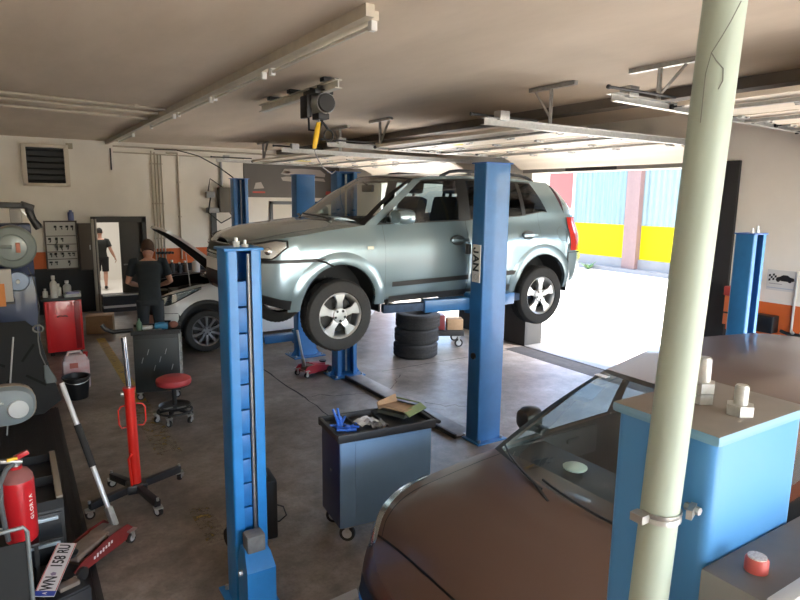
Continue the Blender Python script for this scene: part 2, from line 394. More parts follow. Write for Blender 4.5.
for k, (ya, yb, n) in enumerate(((8.42, 8.87, 'nearest'), (9.03, 9.34, 'middle'), (9.66, 10.05, 'farthest'))):
    conduit([(XL + .05, ya - .3, ZC - .025), (1.88, yb, ZC - .025)], .018, n + ' of three conduits clipped along the ceiling at left', clips=[(-.2 + q, ya + (yb - ya) * .5 + (q - .7) * .1, ZC - .02) for q in (.2, 1.1, 1.7)])
conduit([(4.42, YB - .04, 3.47), (4.42, YB - .04, 2.81)], .03, 'grey pipe dropping to the switch box on the back wall', GREY)
t = thing('switch_box', 'grey electric switch box with cables left of the far blue posts', 'electric box', (4.42, YB, 2.5))
mb = MB(); mb.box((.1, -.12, .0), (.42, .22, .6), bev=.02); mb.build('housing', mat('olive grey box', (.10, .095, .08), .55), t)
for q in (((-.3, -.1, .12), (.2, .16, .14)), ((-.25, -.1, -.25), (.3, .16, .12))): mb = MB(); mb.box(*q, bev=.02); mb.build('socket', GREY, t)
mb = MB(); mb.tube([(-.3, -.12, .05), (-.38, -.2, -.3), (-.1, -.25, -.55), (.2, -.2, -.4), (.15, -.15, -.3)], .016); mb.tube([(.0, -.14, .3), (-.3, -.15, .5), (-.35, -.12, .2)], .014); mb.build('cable', BLACK, t)
mb = MB(); mb.b2(0, .12, 0, .08, 0, 1.2); o = mb.build('wall_profile', mat('dark steel profile', (.05, .055, .06), .5)); o.location = (4.14, YB - .09, 1.1); tag(o, 'dark upright steel profile fixed below the switch box', 'profile')
# tool board
t = thing('tool_board', 'white framed board with small black tools hung in rows', 'tool board', (.92, YB, 1.5))
mb = MB(); mb.b2(-.29, .29, -.03, 0, -.5, .5); mb.build('panel', mat('white board', (.5, .49, .45), .5), t)
mb = MB()
for x in (-.30, .30): mb.box((x, -.03, 0), (.03, .05, 1.05))
for z in (-.51, .51): mb.box((0, -.03, z), (.62, .05, .03))
for z in (.2, .02, -.14, -.3): mb.box((0, -.035, z), (.56, .02, .015))
mb.build('board_frame', mat('dark wood frame', (.06, .04, .03), .5), t)
for row, z in enumerate((.38, .12, -.04, -.2, -.38)):
    for k in range(5):
        if random.random() < .25: continue
        x = -.22 + k * .11 + random.uniform(-.02, .02); h = random.uniform(.06, .12)
        mb = MB(); mb.box((x, -.05, z + .02), (.045 + .02 * random.random(), .03, h * .5), bev=.006); mb.box((x + .01, -.05, z - h * .35), (.02, .025, h * .6), rot=(0, random.uniform(-.5, .5), 0), bev=.004)
        o = mb.build('hung_tool', BLACK); o.location = (.92, YB, 1.5); tag(o, 'small black tool hung on the white tool board', 'tool', 'small tools on the tool board')
mb = MB(); mb.lathe([(0, 0), (.06, 0), (.06, .17), (.03, .19), (.03, .22), (0, .22)]); o = mb.build('spray_can', mat('blue can', (.10, .13, .30), .35)); o.location = (1.13, YB - .07, 2.03); tag(o, 'blue spray can standing on top of the tool board', 'can')
t = thing('wall_cabinet', 'dark brown wall cabinet between tool board and doorway', 'cabinet', (1.36, YB, .95))
mb = MB(); mb.b2(-.12, .14, -.16, 0, 0, 1.02, bev=.006); mb.build('carcass', mat('dark brown board', (.065, .048, .036), .6, var=.15), t)
mb = MB(); mb.b2(-.10, .12, -.18, -.16, .03, .99, bev=.004); d = mb.build('door', mat('brown board', (.08, .058, .042), .6), t); hh = MB(); hh.box((.09, -.19, .5), (.015, .02, .1)); hh.build('handle', STEEL, d)

# outside: yard and the facing building
struct('ground', MB().b2(XW - .0, 60, -40, 60, -.2, -.02), mat('bright yard concrete', (.62, .58, .50), .8, col2=(.5, .45, .36), scale=.5))
struct('ground_2', MB().b2(-14, XW, -40, YN - .2, -.2, -.02), MATS['bright yard concrete'])
TEAL = bpy.data.materials.new('teal corrugated sheet')
TEAL = mat('teal sheet paint', (.085, .135, .14), .5, col2=(.13, .185, .185), scale=3, stretch=(1, 3, .1))
t = thing('outside_building', 'long building across the yard with teal sheets over a yellow band', 'building', (19.5, 0, 0))
mb = MB()
def corr(y0, y1, z0, z1):
    a, b = [], []; n = int((y1 - y0) / .06)
    for i in range(n + 1):
        y = y0 + (y1 - y0) * i / n; x = (-.05, .0, .0, -.05)[i % 4]
        a.append((x, y, z0)); b.append((x, y, z1))
    mb.grid([a, b])
corr(14.8, 17.4, 1.72, 5.4); mb.build('teal_cladding', TEAL, t)
mb = MB(); corr(-6, 14.2, 1.72, 5.4); mb.build('teal_cladding', mat('pale teal sheet paint', (.12, .165, .158), .5, col2=(.14, .19, .18), scale=3, stretch=(1, 3, .1)), t)
mb = MB(); mb.b2(-.03, .1, 14.8, 17.4, .48, 1.72); mb.b2(-.03, .1, -6, 14.2, .48, 1.72); mb.build('yellow_band', mat('yellow wall band', (.42, .33, .002), .7, spec=.1), t)
mb = MB(); mb.b2(-.1, .3, -6, 24, -.02, .48); mb.b2(-.45, 0, -6, 24, -.02, .12); mb.build('plinth', mat('grey plinth', (.17, .16, .15), .8, var=.15, scale=2), t)
for y in (14.2, 2.0): mb = MB(); mb.b2(-.28, .1, y, y + .3, 0.13, 5.4); mb.b2(-.22, .1, y + .3, y + .62, 0.13, 5.4); mb.build('post', mat('pinkish steel post', (.15, .085, .072), .6, var=.1), t)
mb = MB(); mb.b2(-.05, .1, 17.5, 20, 2.3, 5.4); mb.build('red_panel', mat('faded red panel', (.21, .04, .03), .6), t)
mb = MB(); mb.b2(-.05, .1, 17.5, 24, .48, 2.3); mb.build('beige_panel', mat('beige panel', (.30, .21, .13), .6), t)
mb = MB(); mb.b2(-.1, .1, 17.4, 17.5, .3, 5.4); mb.b2(-.04, .1, 20, 24, 2.3, 5.4); mb.build('white_trim', mat('white trim', (.4, .36, .33), .6), t)
mb = MB(); mb.b2(.1, 8, -6, 24, 0, 5.5); mb.build('building_core', GREY, t)
def weed(loc, s, label):
    mb = MB()
    for k in range(22):
        a = random.uniform(0, 6.28); l = s * random.uniform(.6, 1.2); e = random.uniform(.3, 1.2)
        d = Vector((math.cos(a) * math.cos(e), math.sin(a) * math.cos(e), math.sin(e))); sd = Vector((-math.sin(a), math.cos(a), 0)) * s * .12
        p = d * l * .5; q = d * l
        mb.grid([[Vector((0, 0, 0)) - sd * .3, Vector((0, 0, 0)) + sd * .3], [p - sd, p + sd], [q - sd * .1 - Vector((0, 0, s * .1)), q + sd * .1 - Vector((0, 0, s * .1))]])
    o = mb.build('weed', mat('weed green', (.05, .12, .025), .7, var=.3, scale=6), recalc=False); o.location = loc; tag(o, label, 'plant')
weed((18.75, 15.9, -.02), .42, 'green weed growing at the foot of the yellow wall'); weed((18.7, 11.6, -.02), .3, 'small weed by the outside wall right of the pink post')

# ------------------------------------------------------------------ light
wd = bpy.data.worlds.new('sky'); SC.world = wd; wd.use_nodes = True; nt = wd.node_tree
sk = nt.nodes.new('ShaderNodeTexSky'); sk.sky_type = 'NISHITA'; sk.sun_disc = False; sk.sun_elevation = R(55); sk.sun_rotation = R(160); sk.air_density = 1; sk.dust_density = 2
bg = nt.nodes['Background']; nt.links.new(sk.outputs[0], bg.inputs[0]); bg.inputs[1].default_value = 1.0
sun = bpy.data.lights.new('sun', 'SUN'); so = bpy.data.objects.new('sun', sun); COL.objects.link(so)
sun.energy = 9.0; sun.angle = R(.6); sun.color = (1, .93, .82)
so.rotation_euler = Vector((.10, -.60, .79)).to_track_quat('Z', 'Y').to_euler()
def portal(c, sx, sy, dirv):
    l = bpy.data.lights.new('portal', 'AREA'); l.shape = 'RECTANGLE'; l.size = sx; l.size_y = sy; l.cycles.is_portal = True
    o = bpy.data.objects.new('portal', l); COL.objects.link(o); o.location = c; o.rotation_euler = (-Vector(dirv)).to_track_quat('Z', 'Y').to_euler()
for y0, y1 in BAYS: portal((XW + .43, (y0 + y1) / 2, ZL / 2), y1 - y0 if False else 3.1, 3.1, (-1, 0, 0))
portal((3.6, YN - .21, 1.7), 7.3, 3.5, (0, 1, 0))
l = bpy.data.lights.new('room_lamp', 'AREA'); l.shape = 'SQUARE'; l.size = 1.2; l.energy = 20; l.color = (1, .95, .88)
o = bpy.data.objects.new('room_lamp', l); COL.objects.link(o); o.location = (2.2, 18.2, 2.95)
SC.view_settings.view_transform = 'Standard'; SC.view_settings.look = 'None'; SC.view_settings.gamma = 1; SC.view_settings.use_curve_mapping = False
SC.view_settings.exposure = 1.4
cy = SC.cycles; cy.max_bounces = 10; cy.diffuse_bounces = 6; cy.glossy_bounces = 4; cy.transparent_max_bounces = 16; cy.sample_clamp_indirect = 8; cy.use_denoising = True; cy.caustics_reflective = False; cy.caustics_refractive = False
# ------------------------------------------------------------------ cars
GLASS = glassmat('clear car glass', (.80, .86, .84), 1.9)
TINT = glassmat('dark tinted car glass', (.10, .11, .12), 1.0)
LENS = glassmat('lamp lens', (.92, .95, .97), 1.3)
LINING = mat('dark car lining', (.018, .018, .019), .8)
DASH = mat('dark dashboard', (.022, .023, .024), .6)
SEAT = mat('dark seat cloth', (.03, .03, .032), .9)
ALLOY = mat('silver alloy', (.70, .71, .71), .28, .75)
LAMPM = mat('lamp reflector', (.75, .77, .78), .15, .9)
def paint(name, c, metal=.5, rough=.32):
    return mat(name, c, rough, metal, coat=1.0, var=.0)

def wheel(parent, c, r, side, wd=.22, rimr=.215, spokes=5, rimmat=ALLOY, sp_w=(.062, .036), twist=0., hub=True):
    """side -1: outer face towards -y.  tyre mesh = part 'wheel', rim is its sub-part"""
    mb = MB(); yo = side
    h = wd / 2
    prof = [(rimr, -h * .82), (rimr + .012, -h * .95), (r - .055, -h), (r - .02, -h * .92), (r - .004, -h * .74), (r, -h * .62)]
    prof += [(r, -h * .30), (r - .009, -h * .28), (r - .009, -h * .22), (r, -h * .2), (r, h * .0 - .006), (r - .009, -.004), (r - .009, .004), (r, .006), (r, h * .2), (r - .009, h * .22), (r - .009, h * .28), (r, h * .3)]
    prof += [(r, h * .62), (r - .004, h * .74), (r - .02, h * .92), (r - .055, h), (rimr + .012, h * .95), (rimr, h * .82)]
    mb.lathe(prof, (0, 0, 0), (0, yo, 0), 40)
    n = 44
    for k in range(n):
        a = 2 * PI * k / n
        for q in (-.45, .45):
            mb.box((math.cos(a) * (r - .002), yo * h * q * 1.1, math.sin(a) * (r - .002)), (.008, h * .34, .02), rot=(0, -a, 0))
    t = mb.build('wheel', RUBBER, parent, c)
    mb = MB()
    fo = h * .80
    mb.lathe([(rimr * .93, -h * .8), (rimr * .90, 0), (rimr * .93, fo * .8), (rimr + .004, fo), (rimr + .010, fo + .006), (rimr + .002, fo + .010), (rimr - .012, fo - .004), (rimr * .90, fo - .03)], (0, 0, 0), (0, yo, 0), 36)
    for k in range(spokes):
        a = 2 * PI * k / spokes + PI / 2 + twist
        d = Vector((math.cos(a), 0, math.sin(a))); p = Vector((-math.sin(a), 0, math.cos(a))); Y = Vector((0, yo, 0))
        rings = []
        for rr, w_, yy, th in ((.03, sp_w[1] * 1.25, fo - .022, .04), (.07, sp_w[1], fo - .008, .035), (rimr * .6, sp_w[1] * .9, fo - .004, .03), (rimr * .9, sp_w[0], fo - .004, .03), (rimr * .985, sp_w[0] * 1.15, fo - .004, .03)):
            rings.append([d * rr + p * w_ + Y * (yy - .006), d * rr + p * w_ * .8 + Y * yy, d * rr - p * w_ * .8 + Y * yy, d * rr - p * w_ + Y * (yy - .006), d * rr - p * w_ * .9 + Y * (yy - th), d * rr + p * w_ * .9 + Y * (yy - th)])
        mb.loft(rings)
    mb.lathe([(.075, fo - .05), (.075, fo - .008), (.066, fo), (.03, fo + .002), (0, fo + .002)], (0, 0, 0), (0, yo, 0), 24)
    rim = mb.build('rim', rimmat, t, sharp=18)
    for k in range(5):
        a = 2 * PI * k / 5 + PI / 2 + PI / 5
        mb = MB(); c0 = Vector((math.cos(a) * .052, yo * (fo - .012), math.sin(a) * .052)); mb.cyl(c0, c0 + Vector((0, yo * .016, 0)), .014, n=6)
        mb.build('lug_nut', BLACK, t)
    mb = MB(); mb.lathe([(.03, -.02), (rimr * .78, -.02), (rimr * .78, 0), (.03, 0)], (0, 0, 0), (0, yo, 0), 30); mb.build('brake_disc', mat('brake disc', (.035, .033, .032), .5, .5), t)
    return t

class Car:
    def __init__(s, root, P):
        s.root = root; s.P = P; s.__dict__.update(P)
    def ps(s, q):
        """plan point and outward normal at outline parameter q: 0 nose centre, 1..2 near side, 3 tail centre"""
        n, m = s.nexp, s.mexp
        def raw(q):
            if q <= 1:
                a = max(q, 0) * PI / 2; return Vector((s.xsF - (s.xsF - s.xf) * max(math.cos(a), 0) ** (2 / m), s.w * max(math.sin(a), 0) ** (2 / n), 0))
            if q <= 2:
                x = s.xsF + (q - 1) * (s.xsR - s.xsF); return Vector((x, s.w, 0))
            a = (3 - q) * PI / 2; return Vector((s.xsR + (s.xr - s.xsR) * max(math.cos(a), 0) ** (2 / m), s.w * max(math.sin(a), 0) ** (2 / n), 0))
        p = raw(q)
        e = 1e-3; a, b = raw(max(0, q - e)), raw(min(3, q + e)); d = b - a
        nn = Vector((-d.y, d.x, 0)); nn.normalize()
        if q < 1e-3: nn = Vector((-1, 0, 0))
        if q > 3 - 1e-3: nn = Vector((1, 0, 0))
        return p, nn
    def qx(s, x):
        if x < s.xsF:
            lo, hi = 0., 1.
            for _ in range(40):
                md = (lo + hi) / 2
                if s.ps(md)[0].x < x: lo = md
                else: hi = md
            return (lo + hi) / 2
        if x <= s.xsR: return 1 + (x - s.xsF) / (s.xsR - s.xsF)
        lo, hi = 2., 3.
        for _ in range(40):
            md = (lo + hi) / 2
            if s.ps(md)[0].x < x: lo = md
            else: hi = md
        return (lo + hi) / 2
    def S(s, q, z, off=0., sd=-1):
        p, n = s.ps(q)
        iS = np.interp(z, *zip(*s.insS)); iE = np.interp(z, *zip(*(s.insF if q < 1.5 else s.insR)))
        ins = n.x * n.x * iE + n.y * n.y * iS
        r = p + n * (off - ins)
        return Vector((r.x, sd * r.y, z))
    def ztop(s, q):
        x = s.ps(q)[0].x
        return float(np.interp(x, *zip(*s.top)))
    def zlow(s, q):
        x = s.ps(q)[0].x; z = float(np.interp(x, *zip(*s.low)))
        for xa in (0, s.wb):
            d = abs(x - xa)
            if d < s.Ra: z = max(z, s.za + math.sqrt(s.Ra ** 2 - d * d))
        return z
    def qs(s, x0, x1, n):
        xs = [x0 + (x1 - x0) * i / n for i in range(n + 1)]
        for xa in (0, s.wb):
            for k in range(13):
                xx = xa - s.Ra * math.cos(PI * k / 12)
                if x0 < xx < x1: xs.append(xx)
        return sorted(s.qx(x) for x in xs)
    def panel(s, name, qs, zlo, zhi, m, rows=8, off=0., sides=(-1, 1), parent=None, gap=0):
        out = []; one = abs(qs[0]) < 1e-6 or abs(qs[-1] - 3) < 1e-6
        mb = MB()
        for k, sd in enumerate(sides):
            rws = []
            for q in qs:
                a, b = zlo(q), zhi(q); rws.append([s.S(q, a + (b - a) * j / rows, off, sd) for j in range(rows + 1)])
            mb.grid(rws)
            if not one:
                out.append(mb.build(name, m, parent[k] if isinstance(parent, list) else parent or s.root, sharp=40, weld=True)); mb = MB()
        if one: out.append(mb.build(name, m, parent or s.root, sharp=40, weld=True))
        return out
    # roof line / glasshouse
    def belt(s, x, sd):
        q = s.qx(x); p = s.S(q, s.ztop(q), 0, sd); return p
    def roofp(s, x, sd):
        return Vector((x, sd * float(np.interp(x, *zip(*s.wT))), float(np.interp(x, *zip(*s.zT)))))
    def G(s, e, t, sd, off=0.):
        """glasshouse side: edge e=(x at belt, x at roof), t height 0..1"""
        a, b = s.belt(e[0], sd), s.roofp(e[1], sd)
        p = a.lerp(b, t); bl = s.bulge * 4 * t * (1 - t)
        return p + Vector((0, sd * (bl + off), bl * .3 + off * .4))
    def gpatch(s, name, e0, e1, t0, t1, m, off=0., sides=(-1, 1), parent=None, nu=8, nv=8):
        out = []
        for sd in sides:
            mb = MB()
            rws = []
            for i in range(nu + 1):
                u = i / nu; e = (e0[0] + (e1[0] - e0[0]) * u, e0[1] + (e1[1] - e0[1]) * u)
                rws.append([s.G(e, t0 + (t1 - t0) * j / nv, sd, off) for j in range(nv + 1)])
            mb.grid(rws)
            out.append(mb.build(name, m, parent or s.root, sharp=40))
        return out
    def ws(s, v, t):
        a, b = s.belt(s.A[0], -1), s.roofp(s.A[1], -1)
        lo = Vector((a.x - s.wsbow * (1 - v * v), v * abs(a.y), a.z + s.wsrise * (1 - v * v)))
        hi = Vector((b.x - s.wsbow2 * (1 - v * v), v * abs(b.y), b.z + s.rcrown * (1 - v * v)))
        return lo.lerp(hi, t) + Vector((-1, 0, 1)) * (.02 * 4 * t * (1 - t))
    def build(s, body, hood=True, glassF=GLASS, glassR=TINT, opening=()):
        qn = s.qx
        # lower shell ----------------------------------------------------
        zb = s.zbump
        qF = [i / 22 for i in range(0, 23)] + [q for q in s.qs(s.xsF, s.xFe, 10)[1:]]
        qfb = [q for q in qF if s.ps(q)[0].x <= -s.Ra + 1e-6] + [qn(-s.Ra)]
        s.panel('front_bumper', qfb, s.zlow, lambda q: max(zb, s.zlow(q) + .01), body, 8)
        s.panel('fender', qF, lambda q: max(zb + .008, s.zlow(q)) if s.ps(q)[0].x < -s.Ra - .001 else s.zlow(q), s.ztop, body, 8)
        for nm, x0, x1 in s.doors:
            dpart = s.panel(nm, s.qs(x0 + .003, x1 - .003, 10), s.zlow, s.ztop, body, 10)
        qR = s.qs(s.xQ, s.xsR, 10) + [2 + i / 18 for i in range(1, 19)]
        s.panel('rear_quarter', qR, lambda q: max(s.zlow(q), min(s.zrb, s.ztop(q) - .1)) if s.ps(q)[0].x > s.wb + s.Ra - .01 else s.zlow(q), s.ztop, body, 8)
        qB = [q for q in qR if s.ps(q)[0].x >= s.wb + s.Ra - 1e-6]; qB = [qn(s.wb + s.Ra)] + qB
        s.panel('rear_bumper', qB, s.zlow, lambda q: max(s.zlow(q) + .01, s.zrb - .008), body, 6, off=.015)
        # arches
        for xa in (0, s.wb):
            for sd in (-1, 1):
                mb = MB(); mi = MB()
                rows = []; inner = []
                for k in range(25):
                    a = PI * (-.02 + 1.04 * k / 24); row = []
                    for dr, off in ((-.012, -.03), (-.014, s.flare * .8), (0, s.flare), (s.flw * .5, s.flare * .9), (s.flw, -.003)):
                        x = xa - math.cos(a) * (s.Ra + dr); z = s.za + math.sin(a) * (s.Ra + dr); z = max(z, s.za - .05)
                        q = qn(min(max(x, s.xf + .01), s.xr - .01)); row.append(s.S(q, z, off, sd))
                    rows.append(row)
                    x = xa - math.cos(a) * (s.Ra + .0); z = max(s.za + math.sin(a) * (s.Ra + .0), s.za - .03); q = qn(x); p = s.S(q, z, -.03, sd)
                    inner.append([p, Vector((p.x, sd * (s.w - .34), p.z)), Vector((xa + (p.x - xa) * .2, sd * (s.w - .36), s.za + (p.z - s.za) * .2))])
                mb.grid(rows); mi.grid(inner)
                wa = mb.build('wheel_arch', s.archm or body, s.root); mi.build('arch_liner', LINING, wa)
        # under-skin and floor
        s.panel('inner_shell', [i / 14 for i in range(0, 14)] + s.qs(s.xsF, s.xsR, 20) + [2 + i / 12 for i in range(1, 13)], s.zlow, lambda q: s.ztop(q) - .004, LINING, 5, off=-.022)
        mb = MB(); z0 = float(np.interp(1.2, *zip(*s.low)))
        mb.b2(s.Ra + .1, s.wb - s.Ra - .05, -s.w + .12, s.w - .12, z0 - .02, z0 + .08); mb.b2(s.xf + .25, s.Ra + .1, -s.w + .36, s.w - .36, z0 - .0, z0 + .1); mb.b2(s.wb - s.Ra - .05, s.xr - .2, -s.w + .36, s.w - .36, z0 + .06, z0 + .2)
        for y in (-.35, .35): mb.b2(.1, s.wb - .2, y - .05, y + .05, z0 - .07, z0)
        mb.build('underbody', mat('underbody', (.03, .028, .026), .8, var=.3), s.root)
        mb = MB(); mb.tube([(.3, .1, z0 - .06), (1.6, .15, z0 - .08), (2.2, .3, z0 - .06), (s.wb + .2, .42, z0 + .02)], .035); mb.ball((s.wb + .45, .1, z0 + .05), (.22, .42, .1)); mb.build('exhaust_pipe', mat('rusty exhaust', (.12, .09, .07), .6, .5), s.root)
        for sd in (-1, 1):
            for xa in (0, s.wb):
                mb = MB(); mb.bar((xa, sd * (s.w - .25), s.zw), (xa, sd * .3, s.zw + .12), .07, .07); mb.cyl((xa, sd * (s.w - .38), s.zw), (xa, sd * (s.w - .4), s.zw + .5), .045); mb.bar((xa + .05, sd * (s.w - .27), s.zw - .08), (xa + .3, sd * .35, s.zw + .06), .06, .05)
                mb.build('suspension_arm', mat('greasy iron', (.045, .04, .036), .7), s.root)
        # hood and cowl
        def H(q, v):
            p = s.S(q, s.ztop(q), 0, -1); c = float(np.interp(p.x, *zip(*s.crown)))
            g = 1 - v * v
            return Vector((p.x - s.hbow * g * max(0, min(1, (p.x - s.xf) / .3)) * (1 if p.x > s.xf + .3 else .6), v * abs(p.y), p.z + c * (1 - abs(v) ** 2.6)))
        s.H = H
        qh = [i / 16 for i in range(1, 17)] + s.qs(s.xsF, s.A[0], 10)[1:]
        vh = s.hv; N = 20
        def hp(name, qs_, v0, v1, m, n=N, lift=0):
            mb = MB(); mb.grid([[H(q, v0 + (v1 - v0) * i / n) + Vector((0, 0, lift)) for i in range(n + 1)] for q in qs_]); return mb
        q0 = qn(s.xf + s.hfront) if s.hfront > 0 else qh[0]
        qhh = [q for q in qh if q >= q0]
        if hood: hp('hood', qhh, -vh, vh, body).build('hood', body, s.root, sharp=50)
        for a_, b_ in ((vh + .011, 1), (-1, -vh - .011)): hp('', qhh, a_, b_, body, 4).build('fender_top', body, s.root, sharp=50)
        mb = MB()
        if s.hfront > 0: mb.grid([[H(q, -1 + 2 * i / N) for i in range(N + 1)] for q in [qh[0]] + [q for q in qh if qh[0] < q < q0 - .004] + [q0 - .004]])
        if s.hfront > 0: mb.build('nose_panel', body, s.root, sharp=50)
        if hood:
            hp('', qhh, -1, 1, LINING, 8, -.02).build('hood_underlay', LINING, s.root)
        # windscreen
        mb = MB(); mb.grid([[s.ws(-.93 + 1.86 * i / 16, .05 + .91 * j / 8) for i in range(17)] for j in range(9)]); mb.build('windscreen', glassF, s.root)
        mb = MB()
        for (v0, v1, t0, t1) in ((-1, -.93, 0, 1), (.93, 1, 0, 1), (-.93, .93, 0, .05), (-.93, .93, .96, 1)):
            mb.grid([[s.ws(v0 + (v1 - v0) * i / 16, t0 + (t1 - t0) * j / 8) for i in range(17)] for j in range(9)])
        mb.build('windscreen_frame', BLACK, s.root)
        # cowl panel between hood and glass
        mb = MB(); rows = []
        for i in range(17):
            v = -1 + i / 8; a = H(qh[-1], v * .999); b = s.ws(v, .02); rows.append([a - Vector((0, 0, .006)), a.lerp(b, .5) - Vector((0, 0, .03)), b])
        mb.grid(rows); mb.build('cowl', BLACK, s.root)
        for v0, v1 in ((-.55, .25), (.2, .88)):
            mb = MB(); pts = [s.ws(v0 + (v1 - v0) * k / 8, .03 + .05 * k / 8) + Vector((-.02, 0, .02)) for k in range(9)]; mb.tube(pts, .008, 6); mb.tube([pts[1], pts[0] + Vector((-.05, -.1, -.02))], .011, 6)
            mb.build('wiper', BLACK, s.root)
        # roof
        xs = [s.A[1] + (s.xRr - s.A[1]) * i / 14 for i in range(15)]
        mb = MB(); mb.grid([[Vector((x - (s.wsbow2 * (1 - v * v) if k == 0 else s.wsbow2 * (1 - v * v) * max(0, 1 - k / 5)) + (.04 * (1 - v * v) if k == 14 else 0), v * abs(s.roofp(x, -1).y), s.roofp(x, -1).z + s.rcrown * (1 - abs(v) ** 2.2)))
                                  for v in [-1 + 2 * i / 16 for i in range(17)]] for k, x in enumerate(xs)])
        mb.build('roof', body, s.root, sharp=50)
        mb = MB(); mb.grid([[Vector((x, v * abs(s.roofp(x, -1).y) * .97, s.roofp(x, -1).z - .03 + s.rcrown * (1 - v * v))) for v in [-1 + 2 * i / 8 for i in range(9)]] for x in xs]); mb.build('headliner', mat('headliner', (.25, .24, .22), .9), s.root)
        # side glass and pillars
        for kind, e0, e1 in s.side:
            if kind in 'GgO':
                if kind != 'O': s.gpatch('side_window', e0, e1, .03, .88, glassF if kind == 'G' else glassR)
                else: s.gpatch('side_window', e0, e1, .03, .88, glassF)
                s.gpatch('window_frame', e0, e1, .88, .93, BLACK); s.gpatch('roof_side', e0, e1, .93, 1, body, nv=2)
                s.gpatch('belt_trim', e0, e1, 0, .03, BLACK, nv=2)
            else:
                mm = BLACK if kind == 'K' else body
                s.gpatch('pillar', e0, e1, 0, .93 if kind == 'K' else 1, mm)
                if kind == 'K': s.gpatch('roof_side', e0, e1, .93, 1, body, nv=2)
        # tail
        def T(v, t):
            q = 3 - (2 / PI) * math.asin(min(1, abs(v) ** (s.nexp / 2))); a = s.S(q, s.ztop(q), 0, -1 if v < 0 else 1); b = s.roofp(s.xRr, -1)
            hi = Vector((b.x + .04 * (1 - v * v), v * abs(b.y), b.z + s.rcrown * (1 - abs(v) ** 2.2)))
            return a.lerp(hi, t) + Vector((1, 0, .3)) * (s.tbulge * 4 * t * (1 - t))
        mb = MB()
        for (v0, v1, t0, t1) in ((-1, -.82, 0, 1), (.82, 1, 0, 1), (-.82, .82, 0, .12), (-.82, .82, .85, 1)):
            mb.grid([[T(v0 + (v1 - v0) * i / 10, t0 + (t1 - t0) * j / 8) for i in range(11)] for j in range(9)])
        mb.build('tailgate', body, s.root)
        mb = MB(); mb.grid([[T(-.82 + 1.64 * i / 10, .12 + .73 * j / 8) for i in range(11)] for j in range(9)]); mb.build('rear_window', glassR, s.root)
        # interior
        zf = z0 + .1; zs = s.zseat
        for y in (-.38, .38):
            mb = MB(); mb.box((s.xseat, y, zs), (.5, .5, .16), bev=.05); mb.box((s.xseat + .3, y, zs + .38), (.16, .48, .66), rot=(0, .22, 0), bev=.06); mb.cyl((s.xseat + .37, y, zs + .68), (s.xseat + .39, y, zs + .8), .02)
            st = mb.build('seat', SEAT, s.root); mb = MB(); mb.box((s.xseat + .40, y, zs + .84), (.11, .27, .2), rot=(0, .15, 0), bev=.06, seg=3); mb.build('headrest', SEAT, st)
        mb = MB(); mb.box((s.xseat + 1.0, 0, zs + .02), (.5, s.w * 1.5, .18), bev=.05); mb.box((s.xseat + 1.3, 0, zs + .38), (.16, s.w * 1.5, .62), rot=(0, .3, 0), bev=.05)
        st = mb.build('rear_seat', SEAT, s.root)
        for y in (-.42, .42): mb = MB(); mb.box((s.xseat + 1.42, y, zs + .78), (.1, .26, .16), bev=.05); mb.build('headrest', SEAT, st)
        mb = MB(); a = s.belt(s.A[0], -1)
        rows = []
        for i in range(13):
            v = -1 + i / 6; b = s.ws(v * .97, .04); rows.append([b + Vector((.01, 0, -.035)), b + Vector((.16 + s.wsbow * (1 - v * v) * .4, 0, -.03)), Vector((a.x + .42, b.y, a.z - .02)), Vector((a.x + .46, b.y, a.z - .12)), Vector((a.x + .38, b.y, a.z - .4))])
        mb.grid(rows); mb.build('dashboard', DASH, s.root)
        mb = MB(); c = Vector((a.x + .58, -.38, a.z - .06)); X = Vector((.42, 0, .9)); Y = Vector((0, 1, 0))
        mb.tube([c + X * .18 * math.cos(t) + Y * .18 * math.sin(t) for t in [2 * PI * k / 24 for k in range(24)]], .016, 6, closed=True); mb.bar(c - X * .17, c + X * .05, .03, .02); mb.bar(c - Y * .17, c + Y * .17, .03, .02); mb.cyl(c, c + Vector((-.2, 0, .05)), .03)
        mb.build('steering_wheel', BLACK, s.root)
        mb = MB(); p = s.ws(0, .86); mb.box(p + Vector((.1, 0, -.08)), (.04, .24, .08), bev=.02); mb.cyl(p + Vector((.03, 0, 0)), p + Vector((.1, 0, -.05)), .012); mb.build('rear_mirror', BLACK, s.root)
    def patch(s, name, q0, q1, zlo, zhi, m, off=.004, sides=(-1, 1), n=10, rows=6, parent=None):
        f0 = zlo if callable(zlo) else (lambda q: zlo); f1 = zhi if callable(zhi) else (lambda q: zhi)
        return s.panel(name, [q0 + (q1 - q0) * i / n for i in range(n + 1)], f0, f1, m, rows, off, sides, parent)
    def handle(s, x, z, m, rec=None):
        for sd in (-1, 1):
            mb = MB(); c = s.S(s.qx(x), z, .034, sd)
            mb.box(c, (.23, .024, .036), bev=.01); mb.box(c + Vector((-.1, -sd * .012, 0)), (.03, .03, .026), bev=.008); mb.box(c + Vector((.09, -sd * .012, 0)), (.03, .03, .026), bev=.008)
            h = mb.build('door_handle', m, s.root)
            mb = MB(); c = s.S(s.qx(x - .01), z, .004, sd); mb.loft([ell(c + Vector((0, sd * o_, 0)), (1, 0, 0), (0, 0, 1), .088 * k_, .052 * k_, 22) for o_, k_ in ((-.012, 1.1), (.012, .98), (.014, .5))]); mb.build('handle_recess', rec or BLACK, h)
